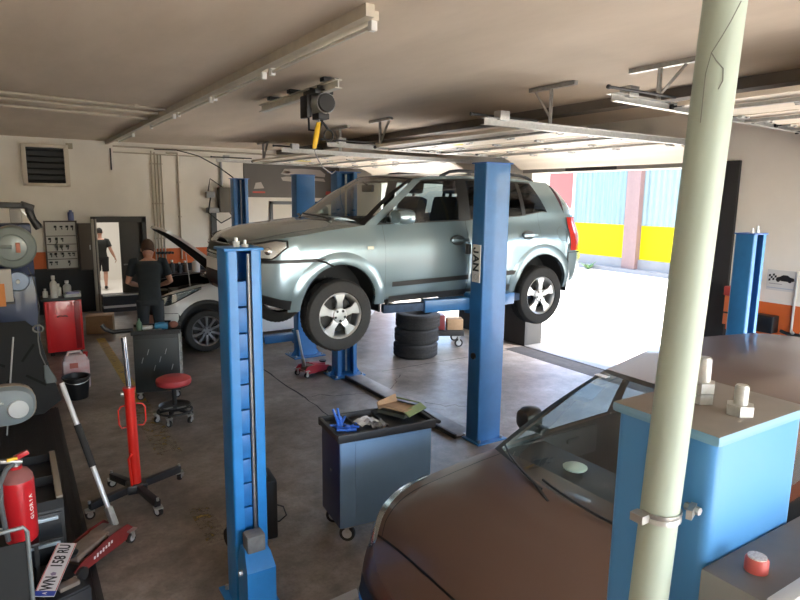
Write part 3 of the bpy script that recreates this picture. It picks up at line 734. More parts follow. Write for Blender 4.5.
    def mirror(s, x, z, m, size=(.12, .2, .15), out=.16, sides=(-1, 1)):
        for sd in sides:
            b = s.belt(x, sd) ; c = Vector((x - .02, b.y + sd * out, z))
            mb = MB(); rings = []
            for k, (t, sc) in enumerate(((-.5, .55), (-.42, .8), (-.1, 1), (.25, 1), (.5, .93))):
                rings.append(ell(c + Vector((t * size[0], 0, 0)), (0, 1, 0), (0, 0, 1), size[1] / 2 * sc, size[2] / 2 * sc, 20, 2.8))
            mb.loft(rings); o = mb.build('wing_mirror', m, s.root)
            mb = MB(); mb.box((c + Vector((.0, -sd * (size[1] / 2 + .03), -.04))), (.07, .14, .05), bev=.015); mb.build('mirror_foot', BLACK, o)
            mb = MB(); mb.loft([ell(c + Vector((size[0] * .505, 0, 0)), (0, 1, 0), (0, 0, 1), size[1] / 2 * .84, size[2] / 2 * .82, 20, 2.8), ell(c + Vector((size[0] * .515, 0, 0)), (0, 1, 0), (0, 0, 1), size[1] / 2 * .82, size[2] / 2 * .8, 20, 2.8)]); mb.build('mirror_glass', CHROME, o)

# ------------------------------------------------------------------ silver-blue SUV on the lift
SUVP = paint('silver blue metallic', (.25, .34, .375), .55, .27)
suv = thing('car', 'silver-blue SUV raised on the blue two-post lift', 'car', (2.64, 6.1, 1.117))
c = Car(suv, dict(nexp=3.0, mexp=2.6, xf=-.93, xsF=-.44, xsR=3.10, xr=3.60, w=.9, wb=2.69, Ra=.415, za=.45, zw=.35, xFe=.50, xQ=2.66, zbump=.90, zrb=.86,
    insS=[(.40, .075), (.48, .05), (.58, .015), (.75, 0), (.96, .0), (1.05, .012), (1.12, .04), (1.2, .075), (1.32, .10), (1.4, .11)],
    insF=[(.40, .14), (.5, .05), (.66, .0), (.88, .012), (.92, .03), (1.02, .06), (1.1, .12), (1.16, .18)],
    insR=[(.40, .10), (.5, .02), (.8, 0), (.9, .05), (1.1, .06), (1.36, .14)],
    top=[(-.93, 1.03), (-.80, 1.065), (-.55, 1.11), (-.1, 1.17), (.3, 1.215), (1.6, 1.25), (2.38, 1.29), (2.72, 1.34), (3.4, 1.30)],
    low=[(-.93, .56), (-.6, .46), (-.4, .42), (.4, .46), (2.2, .48), (3.0, .44), (3.2, .5), (3.4, .52)],
    doors=[('front_door', .50, 1.56), ('rear_door', 1.56, 2.66)], flare=.022, flw=.11, archm=None,
    A=(.30, .98), wsbow=.26, wsbow2=.16, wsrise=.03, rcrown=.035, bulge=.02, hbow=.02, hv=.86, hfront=0, crown=[(-.93, .0), (-.85, .05), (-.5, .085), (.3, .075)],
    wT=[(.9, .66), (1.6, .68), (2.8, .65)], zT=[(.9, 1.675), (1.15, 1.715), (1.6, 1.735), (2.3, 1.725), (2.85, 1.69)], xRr=2.93, tbulge=.06, zseat=.80, xseat=1.30,
    side=[('B', (.30, .98), (.44, 1.10)), ('O', (.44, 1.10), (1.47, 1.49)), ('K', (1.47, 1.49), (1.63, 1.63)), ('g', (1.63, 1.63), (2.41, 2.37)), ('K', (2.41, 2.37), (2.47, 2.42)), ('g', (2.47, 2.42), (2.82, 2.60)), ('B', (2.82, 2.60), (3.10, 2.93))]))
c.build(SUVP)
for x in (0, 2.69):
    for sd in (-1, 1): wheel(suv, (x, sd * .80, .35), .352, sd, wd=.215, rimr=.222)
c.patch('bumper_strip', .35, c.qx(-.16), .885, .915, BLACK, .012, rows=3)
for sd in (-1, 1):
    mb = MB(); pts = [c.S(c.qx(x), z, .014, sd) for x, z in ((-.25, .90), (-.18, .885), (-.08, .835))]; mb.tube(pts, .012, 6)
    mb.build('arch_strip', BLACK, suv)
lo = lambda q: float(np.interp(c.ps(q)[0].x, [-.95, -.8, -.66, -.54], [.925, .922, .925, 1.03])); hi = lambda q: float(np.interp(c.ps(q)[0].x, [-.95, -.8, -.64, -.54], [1.03, 1.06, 1.095, 1.085])) 
hl = c.patch('headlight', .42, c.qx(-.53), lo, hi, LENS, .012)
c.patch('lamp_bowl', .42, c.qx(-.545), lambda q: lo(q) + .005, lambda q: hi(q) - .005, LAMPM, .006, parent=hl)
for sd, hh in ((-1, hl[0]), (1, hl[1])):
    for x, z in ((-.80, .985), (-.70, .995)):
        mb = MB(); p = c.S(c.qx(x), z, .008, sd); n = c.ps(c.qx(x))[1]; mb.ball(p, .036, 12, 8)
        mb.build('lamp_bulb', CHROME, hh)
q1 = c.qx(-.53)
for sd, hh in ((-1, hl[0]), (1, hl[1])):
    mb = MB(); mb.tube([c.S(.42 + (q1 - .42) * k / 12, hi(.42 + (q1 - .42) * k / 12), .012, sd) for k in range(13)] + [c.S(.42 + (q1 - .42) * k / 12, lo(.42 + (q1 - .42) * k / 12), .012, sd) for k in range(12, -1, -1)], .008, 6)
    mb.build('lamp_rim', BLACK, hh)
c.patch('bumper_lip', .30, c.qx(-.44), c.zlow, lambda q: c.zlow(q) + .09, BLACK, .008)
c.patch('sill_trim', c.qx(.56), c.qx(2.2), lambda q: c.zlow(q) - .03, lambda q: c.zlow(q) + .035, DARK, .012)
c.patch('grille', 0, .40, .93, 1.02, BLACK, .006); c.patch('grille', 0, .55, .60, .74, BLACK, .006)
mb = MB(); mb.b2(-.955, -.94, -.26, .26, .76, .87); mb.build('number_plate', WHITE, suv)
for x0, x1 in ((.58, 1.56), (1.6, 2.26)): c.patch('door_moulding', c.qx(x0), c.qx(x1), lambda q: .595 + .02 * (c.ps(q)[0].x - .5), lambda q: .645 + .02 * (c.ps(q)[0].x - .5), BLACK, .012, rows=3)
HR = mat('grey handle recess', (.035, .045, .05), .5); c.handle(1.42, 1.045, SUVP, HR); c.handle(2.46, 1.075, SUVP, HR)
c.mirror(.65, 1.30, SUVP, (.17, .28, .165), .15)
for sd in (-1, 1):
    mb = MB(); mb.box(c.S(c.qx(.33), 1.0, .006, sd), (.07, .012, .03), bev=.005); mb.build('side_indicator', mat('clear lamp', (.75, .72, .6), .2), suv)
mb = MB(); mb.tube([c.S(c.qx(3.02 + .085 * math.cos(t)), 1.08 + .085 * math.sin(t), -.001, -1) for t in [2 * PI * k / 24 for k in range(24)]], .003, 4, closed=True); mb.build('fuel_flap', DARK, suv)
c.patch('tail_light', 2.02, 2.5, lambda q: .88, lambda q: 1.28 - .0 * q, mat('red lamp', (.55, .03, .02), .2, coat=1), .014)
for sd, nm in ((-1, 'roof_rail'), (1, 'roof_rail')):
    mb = MB(); f = lambda x: c.roofp(x, sd) + Vector((0, -sd * .05, 0))
    mb.tube([f(1.35) + Vector((0, 0, .0)), f(1.47) + Vector((0, 0, .045))] + [f(1.47 + k * .13) + Vector((0, 0, .055)) for k in range(1, 9)] + [f(2.62) + Vector((0, 0, .045)), f(2.74) + Vector((0, 0, .005))], .018, 8); mb.build(nm, mat('dark roof rail', (.05, .05, .052), .4, .5), suv)
for sd in (-1, 1):
    for x, z in ((.44, .52), (3.12, .55)):
        mb = MB(); p = c.S(c.qx(x), z, -.03, sd); mb.box(p + Vector((.02, -sd * .08, -.03)), (.02, .2, .3), bev=.008); mb.build('mud_flap', BLACK, suv)

# ------------------------------------------------------------------ white car with raised hood
WP = paint('white car paint', (.70, .70, .70), .0, .35)
wc = thing('car', 'white car with its hood propped open, standing between blue posts at the back', 'car', (2.66, 11.05, 0))
c = Car(wc, dict(nexp=2.8, mexp=2.4, xf=-.90, xsF=-.40, xsR=3.0, xr=3.45, w=.9, wb=2.65, Ra=.45, za=.39, zw=.36, xFe=.55, xQ=2.62, zbump=.70, zrb=.7,
    insS=[(.2, .07), (.35, .02), (.6, 0), (.85, .01), (1.0, .05), (1.2, .08)], insF=[(.2, .1), (.4, 0), (.6, 0), (.75, .05), (.9, .12), (1.0, .2)], insR=[(.2, .1), (.4, 0), (.8, .03), (1.1, .1)],
    top=[(-.9, .90), (-.5, 1.03), (-.1, 1.11), (.4, 1.14), (1.6, 1.12), (2.5, 1.17), (3.45, 1.15)], low=[(-.9, .26), (-.5, .22), (2.2, .24), (3.45, .36)],
    doors=[('front_door', .55, 1.6), ('rear_door', 1.6, 2.62)], flare=.012, flw=.06, archm=BLACK,
    A=(.45, 1.25), wsbow=.26, wsbow2=.14, wsrise=.02, rcrown=.03, bulge=.02, hbow=.02, hv=.86, hfront=.06, crown=[(-.9, 0), (-.5, .05), (.4, .06)],
    wT=[(1.2, .62), (2.8, .6)], zT=[(1.2, 1.52), (1.8, 1.58), (2.9, 1.5)], xRr=2.95, tbulge=.04, zseat=.55, xseat=1.35,
    side=[('B', (.45, 1.25), (.58, 1.36)), ('G', (.58, 1.36), (1.52, 1.6)), ('K', (1.52, 1.6), (1.65, 1.7)), ('g', (1.65, 1.7), (2.5, 2.4)), ('B', (2.5, 2.4), (3.0, 2.95))]))
c.build(WP, hood=False)
for x in (0, 2.65):
    for sd in (-1, 1): wheel(wc, (x, sd * .79, .36), .36, sd, wd=.22, rimr=.25, spokes=10, sp_w=(.028, .02), rimmat=mat('dark alloy', (.22, .22, .23), .3, .8))
lo = lambda q: float(np.interp(c.ps(q)[0].x, [-.9, -.6, -.05], [.80, .84, 1.08])); hi = lambda q: float(np.interp(c.ps(q)[0].x, [-.9, -.6, -.05], [.88, 1.0, 1.105]))
hl = c.patch('headlight', .45, c.qx(-.06), lo, hi, LENS, .010, n=14)
c.patch('lamp_bowl', .45, c.qx(-.07), lambda q: lo(q) + .004, lambda q: hi(q) - .004, LAMPM, .005, parent=hl, n=14)
q1 = c.qx(-.06)
for sd, hh in ((-1, hl[0]), (1, hl[1])):
    mb = MB(); mb.tube([c.S(.45 + (q1 - .45) * k / 14, hi(.45 + (q1 - .45) * k / 14), .010, sd) for k in range(15)] + [c.S(.45 + (q1 - .45) * k / 14, lo(.45 + (q1 - .45) * k / 14), .010, sd) for k in range(14, -1, -1)], .008, 6)
    mb.build('lamp_rim', BLACK, hh)
c.patch('grille', 0, .42, .66, .80, BLACK, .008); c.patch('air_intake', .0, .5, .3, .46, BLACK, .008); c.patch('fog_lamp', .62, .82, .5, .6, BLACK, .008)
# raised hood: hinge line near the cowl, tip up and forward
def hoodpt(u, v, th):
    hx, hz, tx, tz = .68, 1.02, -.60, 2.05
    x = hx + (tx - hx) * u; z = hz + (tz - hz) * u
    nrm = Vector((hz - tz, 0, tx - hx)).normalized() * -1
    cr = .05 * (1 - v * v) + .05 * math.sin(PI * min(1, u)) - .12 * max(0, u - .86)
    y = v * (.74 - .10 * u * u)
    if u > .8: x -= -.0; 
    return Vector((x + (.10 * v * v * u), y, z)) + nrm * (cr - th)
mb = MB(); mb.grid([[hoodpt(j / 14, -1 + i / 8, 0) for i in range(17)] for j in range(15)])
edge = [hoodpt(0, -1 + i / 8, 0) for i in range(17)]
mb.grid([[hoodpt(j / 14, s_, 0), hoodpt(j / 14, s_, .045)] for j in range(15) for s_ in (-1,)]); mb.grid([[hoodpt(j / 14, 1, 0), hoodpt(j / 14, 1, .045)] for j in range(15)]); mb.grid([[hoodpt(1, -1 + i / 8, 0), hoodpt(1, -1 + i / 8, .045)] for i in range(17)])
hd = mb.build('hood', WP, wc)
mb = MB(); mb.grid([[hoodpt(.0 + .97 * j / 14, (-1 + i / 8) * .96, .045 + (.02 if 2 < i < 14 and 2 < j < 12 else 0)) for i in range(17)] for j in range(15)]); mb.build('hood_liner', mat('black hood liner', (.02, .02, .02), .85), hd)
mb = MB(); mb.tube([(-.2, -.72, 1.0), (-.25, -.7, 1.66)], .008); mb.build('hood_prop', STEEL, wc)
mb = MB(); mb.b2(-.72, .5, -.75, .75, .45, .80); mb.build('engine_bay', LINING, wc)
for i, (x, y, sx, sy, h) in enumerate(((-.1, .1, .5, .6, .16), (-.45, -.45, .3, .26, .12), (.2, -.5, .3, .3, .14), (-.45, .45, .26, .3, .12))):
    mb = MB(); mb.box((x, y, .80 + h / 2), (sx, sy, h), bev=.03); mb.build(('engine_cover', 'battery', 'fluid_tank', 'air_box')[i], (DARK, BLACK, mat('milky tank', (.45, .45, .42), .5), BLACK)[i], wc)
mb = MB(); mb.tube([(-.4, -.3, .92), (-.2, 0, 1.0), (.1, .3, .98), (.3, .5, .95)], .03); mb.build('hose', BLACK, wc)

# ------------------------------------------------------------------ brown car in the foreground
BP = mat('brown metallic', (.098, .054, .038), .40, .35, coat=.5)
bc = thing('car', 'brown car standing nose-in behind the near blue post', 'car', (2.2, 2.07, 0))
c = Car(bc, dict(nexp=2.5, mexp=2.1, xf=-.86, xsF=-.22, xsR=2.75, xr=3.25, w=.885, wb=2.6, Ra=.36, za=.31, zw=.31, xFe=.55, xQ=2.6, zbump=.60, zrb=.6,
    insS=[(.2, .07), (.35, .02), (.6, 0), (.8, .01), (.9, .05), (1.02, .08)], insF=[(.2, .1), (.4, 0), (.55, .0), (.65, .03), (.75, .09), (.85, .17)], insR=[(.2, .1), (.4, 0), (.8, .03), (1.1, .1)],
    top=[(-.86, .70), (-.7, .77), (-.5, .83), (-.2, .89), (.2, .95), (.55, .985), (1.6, 1.02), (2.5, 1.06), (3.25, 1.05)], low=[(-.86, .24), (-.5, .2), (2.2, .2), (3.25, .34)],
    doors=[('front_door', .55, 1.55), ('rear_door', 1.55, 2.6)], flare=.008, flw=.04, archm=None,
    A=(.40, 1.20), wsbow=.25, wsbow2=.12, wsrise=.02, rcrown=.035, bulge=.015, hbow=.04, hv=.86, hfront=.17, crown=[(-.86, 0), (-.6, .06), (0, .075), (.5, .06)],
    wT=[(1.2, .60), (2.0, .625), (2.9, .58)], zT=[(1.2, 1.455), (1.7, 1.535), (2.3, 1.555), (3.0, 1.52)], xRr=3.0, tbulge=.04, zseat=.50, xseat=1.30,
    side=[('B', (.40, 1.20), (.56, 1.33)), ('O', (.56, 1.33), (1.50, 1.56)), ('K', (1.50, 1.56), (1.62, 1.66)), ('G', (1.62, 1.66), (2.45, 2.4)), ('B', (2.45, 2.4), (2.75, 3.0))]))
c.build(BP, glassR=GLASS)
for x in (0, 2.6):
    for sd in (-1, 1): wheel(bc, (x, sd * .77, .31), .31, sd, wd=.2, rimr=.2)
c.mirror(.82, 1.07, mat('dark mirror shell', (.02, .017, .016), .35), (.14, .15, .17), .11)
qb = c.qx(-.12)
for sd in (-1, 1):
    mb = MB(); rows = []
    for k in range(19):
        q = .42 + (qb - .42) * k / 18; tp = math.sin(PI * min(1, max(.0, k / 18)) ** .8) ** .6 if 0 < k < 18 else 0
        a = c.H(q, sd); w_ = .012 + .055 * tp
        rows.append([c.H(q, sd * (1 - w_)) + Vector((0, 0, .007)), c.H(q, sd * (1 - w_ * .4)) + Vector((0, 0, .008)), a + Vector((-.004, sd * .004, .006)), c.S(q, a.z - .02 - .05 * tp, .010, sd)])
    mb.grid(rows); hl = mb.build('headlight', LENS, bc)
    mb = MB(); mb.grid([[p - Vector((-.002, sd * .002, .004)) for p in r] for r in rows]); mb.build('lamp_bowl', LAMPM, hl)
c.patch('grille', 0, .34, .50, .64, BLACK, .012); c.patch('air_intake', 0, .7, .24, .40, BLACK, .010)
c.patch('grille_bar', 0, .34, .555, .575, CHROME, .02, rows=2)
c.handle(1.42, .86, BP); c.handle(2.42, .88, BP)
pl = MB(); pl.b2(-.895, -.875, -.26, .26, .38, .49, bev=.004); p_ = pl.build('number_plate', WHITE, bc)
for sd in (-1, 1):
    mb = MB(); mb.box((1.0, sd * (.80), .86), (.75, .05, .22), bev=.02); mb.box((1.1, sd * .765, .90), (.12, .02, .035), bev=.01)
    mb.build('door_trim', mat('dark door card', (.03, .033, .033), .6), bc)
mb = MB(); mb.lathe([(0, 0), (.07, 0), (.075, .012), (.06, .02), (0, .02)], (.59, .30, .992), (0, 0, 1), 12); o = mb.build('paper_disc', mat('pale green card', (.55, .66, .58), .6)); o.location = (2.2, 2.07, 0); tag(o, 'pale round parking disc lying on the dashboard of the brown car', 'parking disc')
mb = MB(); mb.box((0, 0, 0), (.05, .09, .004)); mb.build('windscreen_sticker', WHITE, bc, c.ws(.86, .90) + Vector((.0, 0, .02)))
# ------------------------------------------------------------------ lift columns
def lift_post(label, loc, w, d, h, open_y, cm, inner, group=None, br=1., cap=None, arms=(), carz=None, base=(.5, .5), screw=True, sign=False):
    """column centred on loc, channel opening towards open_y (+1/-1)"""
    t = thing('lift_column', label, 'car lift', loc, 0, group)
    s = open_y; th = .012
    def path(a, b, r, lip):
        """open C outline, half sizes a, b; lips at the +s side"""
        P = [(-a + lip, s * b)]
        for cx, cy, a0 in ((-a, s * b, 90), (-a, -s * b, 180), (a, -s * b, 270), (a, s * b, 0)):
            ox, oy = cx - math.copysign(r, cx), cy - math.copysign(r, cy)
            for k in range(5):
                an = R(a0 + 90 * k / 4); P.append((ox + r * math.cos(an), oy + s * r * math.sin(an)))
        P.append((a - lip, s * b)); return P
    out = path(w / 2, d / 2, .016, .062); inn = path(w / 2 - th, d / 2 - th, .006, .050)
    ring = out + inn[::-1]
    mb = MB(); mb.loft([[Vector((x, y, z)) for x, y in ring] for z in (.012, h)])
    mb.build('column', cm, t)
    mb = MB(); mb.b2(-base[0] / 2, base[0] / 2, -base[1] / 2, base[1] / 2, 0, .014)
    for sx in (-1, 1) if base[0] > .45 else (): mb.prism([(0, 0), (.09, 0), (0, .14)], (sx * w / 2, -.006, .014), (sx, 0, 0), (0, 0, 1), (0, .012, 0))
    mb.build('base_plate', cm, t)
    for sx in (-1, 1):
        for sy in (-1, 1): mb = MB(); mb.cyl((sx * (base[0] / 2 - .045), sy * (base[1] / 2 - .045), .012), (sx * (base[0] / 2 - .045), sy * (base[1] / 2 - .045), .04), .016, n=6); mb.build('anchor_bolt', STEEL, t)
    if screw:
        mb = MB(); sy_ = s * (d / 2 - .03) if inner else -s * d * .05; mb.cyl((0.034, sy_, .05), (.034, sy_, h - .02), .012 if inner else .016, n=10); mb.build('lift_screw', STEEL, t)
    mb = MB(); mb.b2(-w / 2 + .064, w / 2 - .064, -s * (d / 2 - .03), -s * (d / 2 - .02), .05, h - .15)
    if inner:
        for k in range(int((h - .5) / .16)): mb.b2(-w / 2 + .03, .018, -s * .03, s * (d / 2 - .03), .35 + k * .16, .35 + k * .16 + .15, bev=.006)
    mb.build('safety_rack', LBLUE2 if inner else cm, t)
    if cap:
        mb = MB(); mb.box((0, 0, h + cap[2] / 2), (cap[0], cap[1], cap[2]), bev=.012); tp = mb.build('top_plate', cap[3], t)
        for bx, by, bh in cap[4]:
            mb = MB(); z = h + cap[2]
            mb.cyl((bx, by, z), (bx, by, z + bh), .0100 if bh < .05 else .0118, n=16); mb.cyl((bx, by, z + bh), (bx, by, z + bh + .002), .0085 if bh < .05 else .0100, n=16)
            nut = .016; mb.cyl((bx, by, z), (bx, by, z + nut), .0205, n=6)
            if bh > .05: mb.cyl((bx, by, z + nut + .002), (bx, by, z + nut * 2 + .002), .0212, n=6)
            mb.build('top_bolt', mat('zinc bolt', (.62, .64, .63), .42, .6, var=.25, scale=60), tp)
    if carz is not None:
        mb = MB(); mb.box((0, s * (d * .1), carz), (w - .14, d * .9, .5), bev=.01); mb.box((0, s * (d / 2 + .05), carz - .12), (w * .95, .14, .2), bev=.015); cr = mb.build('carriage', cm, t)
        for (ax, ay, az) in arms:
            p0 = Vector((math.copysign(w * .3, ax), s * (d / 2 + .07), carz - .12)); p1 = Vector((ax, s * ay, az)); dd = (p1 - p0); pm = p0.lerp(p1, .58)
            mb = MB(); mb.bar(p0 - dd.normalized() * .06, pm, .15, .13, bev=.01); mb.cyl(p0 - Vector((0, 0, .11)), p0 + Vector((0, 0, .11)), .06, n=16); a_ = mb.build('lift_arm', cm, t)
            mb = MB(); mb.bar(p0.lerp(p1, .5), p1 + dd.normalized() * .05, .10, .085, bev=.008); mb.build('arm_extension', mat('greasy blue steel', (.03, .06, .12), .6, .3, var=.5, scale=14), a_)
            mb = MB(); mb.cyl(p1, p1 + Vector((0, 0, .075)), .022, n=12); mb.lathe([(0, .075), (.06, .075), (.065, .085), (.06, .10), (0, .10)], p1, (0, 0, 1), 18); mb.build('lift_pad', RUBBER, a_)
    return t
BCAP = mat('blue cap plate', (.035, .14, .45), .45, var=.2, scale=10)
GRP = None
p = lift_post('tall blue lift column beside the silver-blue SUV with a white sign', (4.235, 4.905, 0), .33, .20, 2.955, 1, BLUE, False, cap=(.36, .24, .014, BCAP, ()), carz=1.62, base=(.40, .34), arms=((-1.0, .42, 1.47), (.95, .42, 1.47)))
t = p
mb = MB(); mb.b2(-.1755, -.1655, -.062, .062, 1.745, 2.135); sg = mb.build('lift_sign', mat('white sign plate', (.72, .72, .68), .45), t)
for k, ch in enumerate('JAN'):
    mb = MB()
    if ch == 'J': mb.prism([(.010, .043), (.030, .043), (.030, -.030), (.018, -.043), (-.016, -.043), (-.028, -.030), (-.028, -.008), (-.010, -.008), (-.010, -.026), (.010, -.026)], (-.1758, .008, 2.078), (0, 0, -1), (0, -1, 0), (-.001, 0, 0))
    else: mb.text(ch, axes((-.1765, .008, 2.078 - .088 * k), (0, 0, -1), (0, -1, 0)), .125, .001, .95, bold=.005)
    mb.build('sign_letter', mat('sign black', (.006, .006, .006), .5), sg)
mb = MB(); mb.bm.free()
mb = MB(); M_ = axes((-.1762, -.0, 1.80), (0, 0, -1), (0, -1, 0)); mb.tube([M_ @ Vector((.028 * math.cos(a), .028 * math.sin(a), 0)) for a in [2 * PI * k / 20 for k in range(20)]], .002, 4, closed=True); mb.build('sign_ring', GREY, sg)
mb = MB(); mb.cyl((-.165, 0, .95), (-.18, 0, .95), .035, n=16); mb.build('cable_cap', BLACK, t)
mb = MB(); mb.box((-.18, .13, 2.08), (.05, .05, .11), bev=.012); mb.build('switch', BLACK, t)
lift_post('blue lift column beyond the SUV hood, seen through its windscreen', (4.04, 7.85, 0), .325, .20, 2.94, -1, BLUE, False, cap=(.40, .26, .014, BCAP, ()), carz=1.62, arms=((-.85, .42, 1.47), (1.1, .42, 1.47)), base=(.5, .4))
lift_post('plain blue column between two open-channel posts behind the SUV hood', (4.0, 9.19, 0), .325, .2, 2.935, 1, BLUE, False, cap=(.345, .22, .014, BCAP, ()), carz=.42, arms=((-.95, .40, .24), (.9, .45, .24)), base=(.55, .42))
lift_post('farthest blue lift column at left, in front of the back wall', (3.90, 12.1, 0), .30, .2, 2.93, -1, BLUE, False, cap=(.35, .24, .012, BCAP, ()), carz=.42, arms=((-.75, .32, .24), (.9, .32, .24)))
WCAP = dusty('dusty cap plate', (.17, .34, .50), (.235, .215, .20))
lift_post('light blue lift post in front of the SUV nose with bolts on top', (1.145, 3.60, 0), .212, .20, 2.283, -1, LBLUE, True, cap=(.24, .22, .018, LBLUE, ((-.02, -.02, .055), (.03, -.03, .04))), base=(.30, .34))
t = lift_post('light blue lift post nearest the camera with a dusty top plate', (.934, .527, 0), .244, .170, 2.262, 1, NBLUE, True, cap=(.258, .182, .018, WCAP, ((-.006, .014, .072), (-.010, -.052, .044))), base=(.42, .36))
lift_post('blue open-channel lift post by the white wall at right', (6.63, 3.49, 0), .25, .2, 2.27, -1, mat('deep blue lift paint', (.03, .19, .44), .4, var=.15, scale=6), False, cap=(.275, .22, .014, BCAP, ((-.02, -.02, .05), (.06, -.03, .07))), base=(.42, .42))
# carriage of the light blue post
mb = MB(); rings = []
t = thing('lift_carriage', 'light blue lift carriage head with a grey cover at the foot of the front post', 'lift carriage', (1.13, 3.45, 0))
mb.loft([[Vector((sx * (.09 - a), y, z)) for sx, y in ((-1, y0), (1, y0), (1, y1), (-1, y1))] for z, a, y0, y1 in ((.02, 0, -.16, .02), (.36, .0, -.16, .02), (.44, .01, -.10, .02), (.46, .02, -.06, .02))]); mb.build('head', LBLUE, t)
mb = MB(); mb.box((-.005, -.045, .50), (.115, .10, .11), bev=.012); mb.build('cover', mat('dusty grey cover', (.17, .18, .18), .8, var=.3, scale=20), t)
mb = MB(); mb.bar((.08, -.12, .05), (.14, -.34, .05), .08, .06, bev=.008); mb.bar((.14, -.34, .06), (.57, -.35, .10), .08, .06, bev=.008); mb.build('lift_arm', mat('pale worn arm', (.42, .43, .42), .5, .3), t)
for sx in (-1, 1): mb = MB(); mb.cyl((sx * .088, -.06, .32), (sx * .112, -.06, .32), .018, n=6); mb.build('bolt', STEEL, t)
# motor box on the near post
t = thing('motor_box', 'grey motor box with a red button on the near blue post', 'motor box', (.93, .388, 1.75))
mb = MB(); mb.b2(-.135, .22, -.05, .052, 0, .335, bev=.006); mb.build('housing', dusty('dusty grey steel box', (.21, .22, .225), (.15, .145, .14)), t)
mb = MB(); mb.b2(-.14, .23, -.062, -.04, .30, .345, bev=.004); mb.build('lid_edge', mat('light grey edge', (.45, .46, .46), .5), t)
mb = MB(); mb.lathe([(.0, .02), (.0135, .02), (.0155, .017), (.0155, 0)], (-.072, .007, .335), (0, 0, 1), 20); bt = mb.build('stop_button', mat('red button', (.50, .09, .08), .5), t); mb = MB(); mb.lathe([(0, .0225), (.0125, .022), (.0125, .019)], (-.072, .007, .335), (0, 0, 1), 20); mb.build('button_cap', mat('speckled button top', (.40, .34, .33), .7, col2=(.6, .58, .56), scale=300), bt)
# leaning pipe with clamp
PGR = mat('pale green-grey pipe paint', (.37, .45, .39), .5, col2=(.33, .40, .345), scale=9, stretch=(1, 1, .3))
t = thing('vertical_pipe', 'pale grey-green pipe clamped in front of the nearest blue post', 'pipe', (.614, .48, 0))
mb = MB(); mb.cyl((0, 0, .001), (.232, 0, 3.749), .0262, n=28); mb.build('pipe', PGR, t)
mb = MB(); c0 = Vector((.134, 0, 2.165))
ar = [R(-200) + R(250) * k / 16 for k in range(17)]; mb.grid([[c0 + Vector((rr_ * math.cos(a), rr_ * math.sin(a), zz_)) for a in ar] for rr_, zz_ in ((.0270, -.007), (.0295, -.007), (.0295, -.002), (.0282, 0), (.0295, .002), (.0295, .007), (.0270, .007))])
mb.box(c0 + Vector((.042, -.022, -.0)), (.03, .008, .014), rot=(0, 0, .35)); mb.box(c0 + Vector((-.036, .006, .0)), (.016, .02, .012)); mb.build('pipe_clamp', STEEL, t)
mb = MB(); mb.cyl(c0 + Vector((.05, -.03, 0)), c0 + Vector((.05, -.008, 0)), .006, n=6); mb.build('clamp_screw', STEEL, t)
mb = MB(); SP = lambda t_, z: Vector((.232 * z / 3.75 + .0263 * math.cos(R(211.5) + t_), .0263 * math.sin(R(211.5) + t_), z))
mb.tube([SP(.75, 2.845), SP(.35, 2.82), SP(.0, 2.80), SP(-.3, 2.785), SP(-.05, 2.775), SP(.3, 2.765), SP(.35, 2.75), SP(.2, 2.74)], .0009, 4); mb.tube([SP(-.3, 2.785), SP(-.45, 2.76), SP(-.4, 2.70)], .0006, 4); mb.build('scratch', mat('scratch grey', (.16, .17, .16), .9), t)
# floor bridge between the SUV lift columns
t = thing('floor_bridge', 'low steel floor plate between the two SUV lift columns', 'floor plate', (4.1, 6.35, 0))
mb = MB(); mb.b2(-.13, .13, -1.32, 1.3, 0, .022, bev=.004); mb.build('plate', mat('worn steel plate', (.19, .17, .155), .45, .3, var=.35, scale=6), t)
mb = MB(); mb.b2(-.16, -.13, -1.32, 1.3, 0, .05, bev=.004); mb.build('edge_bar', mat('black edge bar', (.025, .023, .022), .6), t)

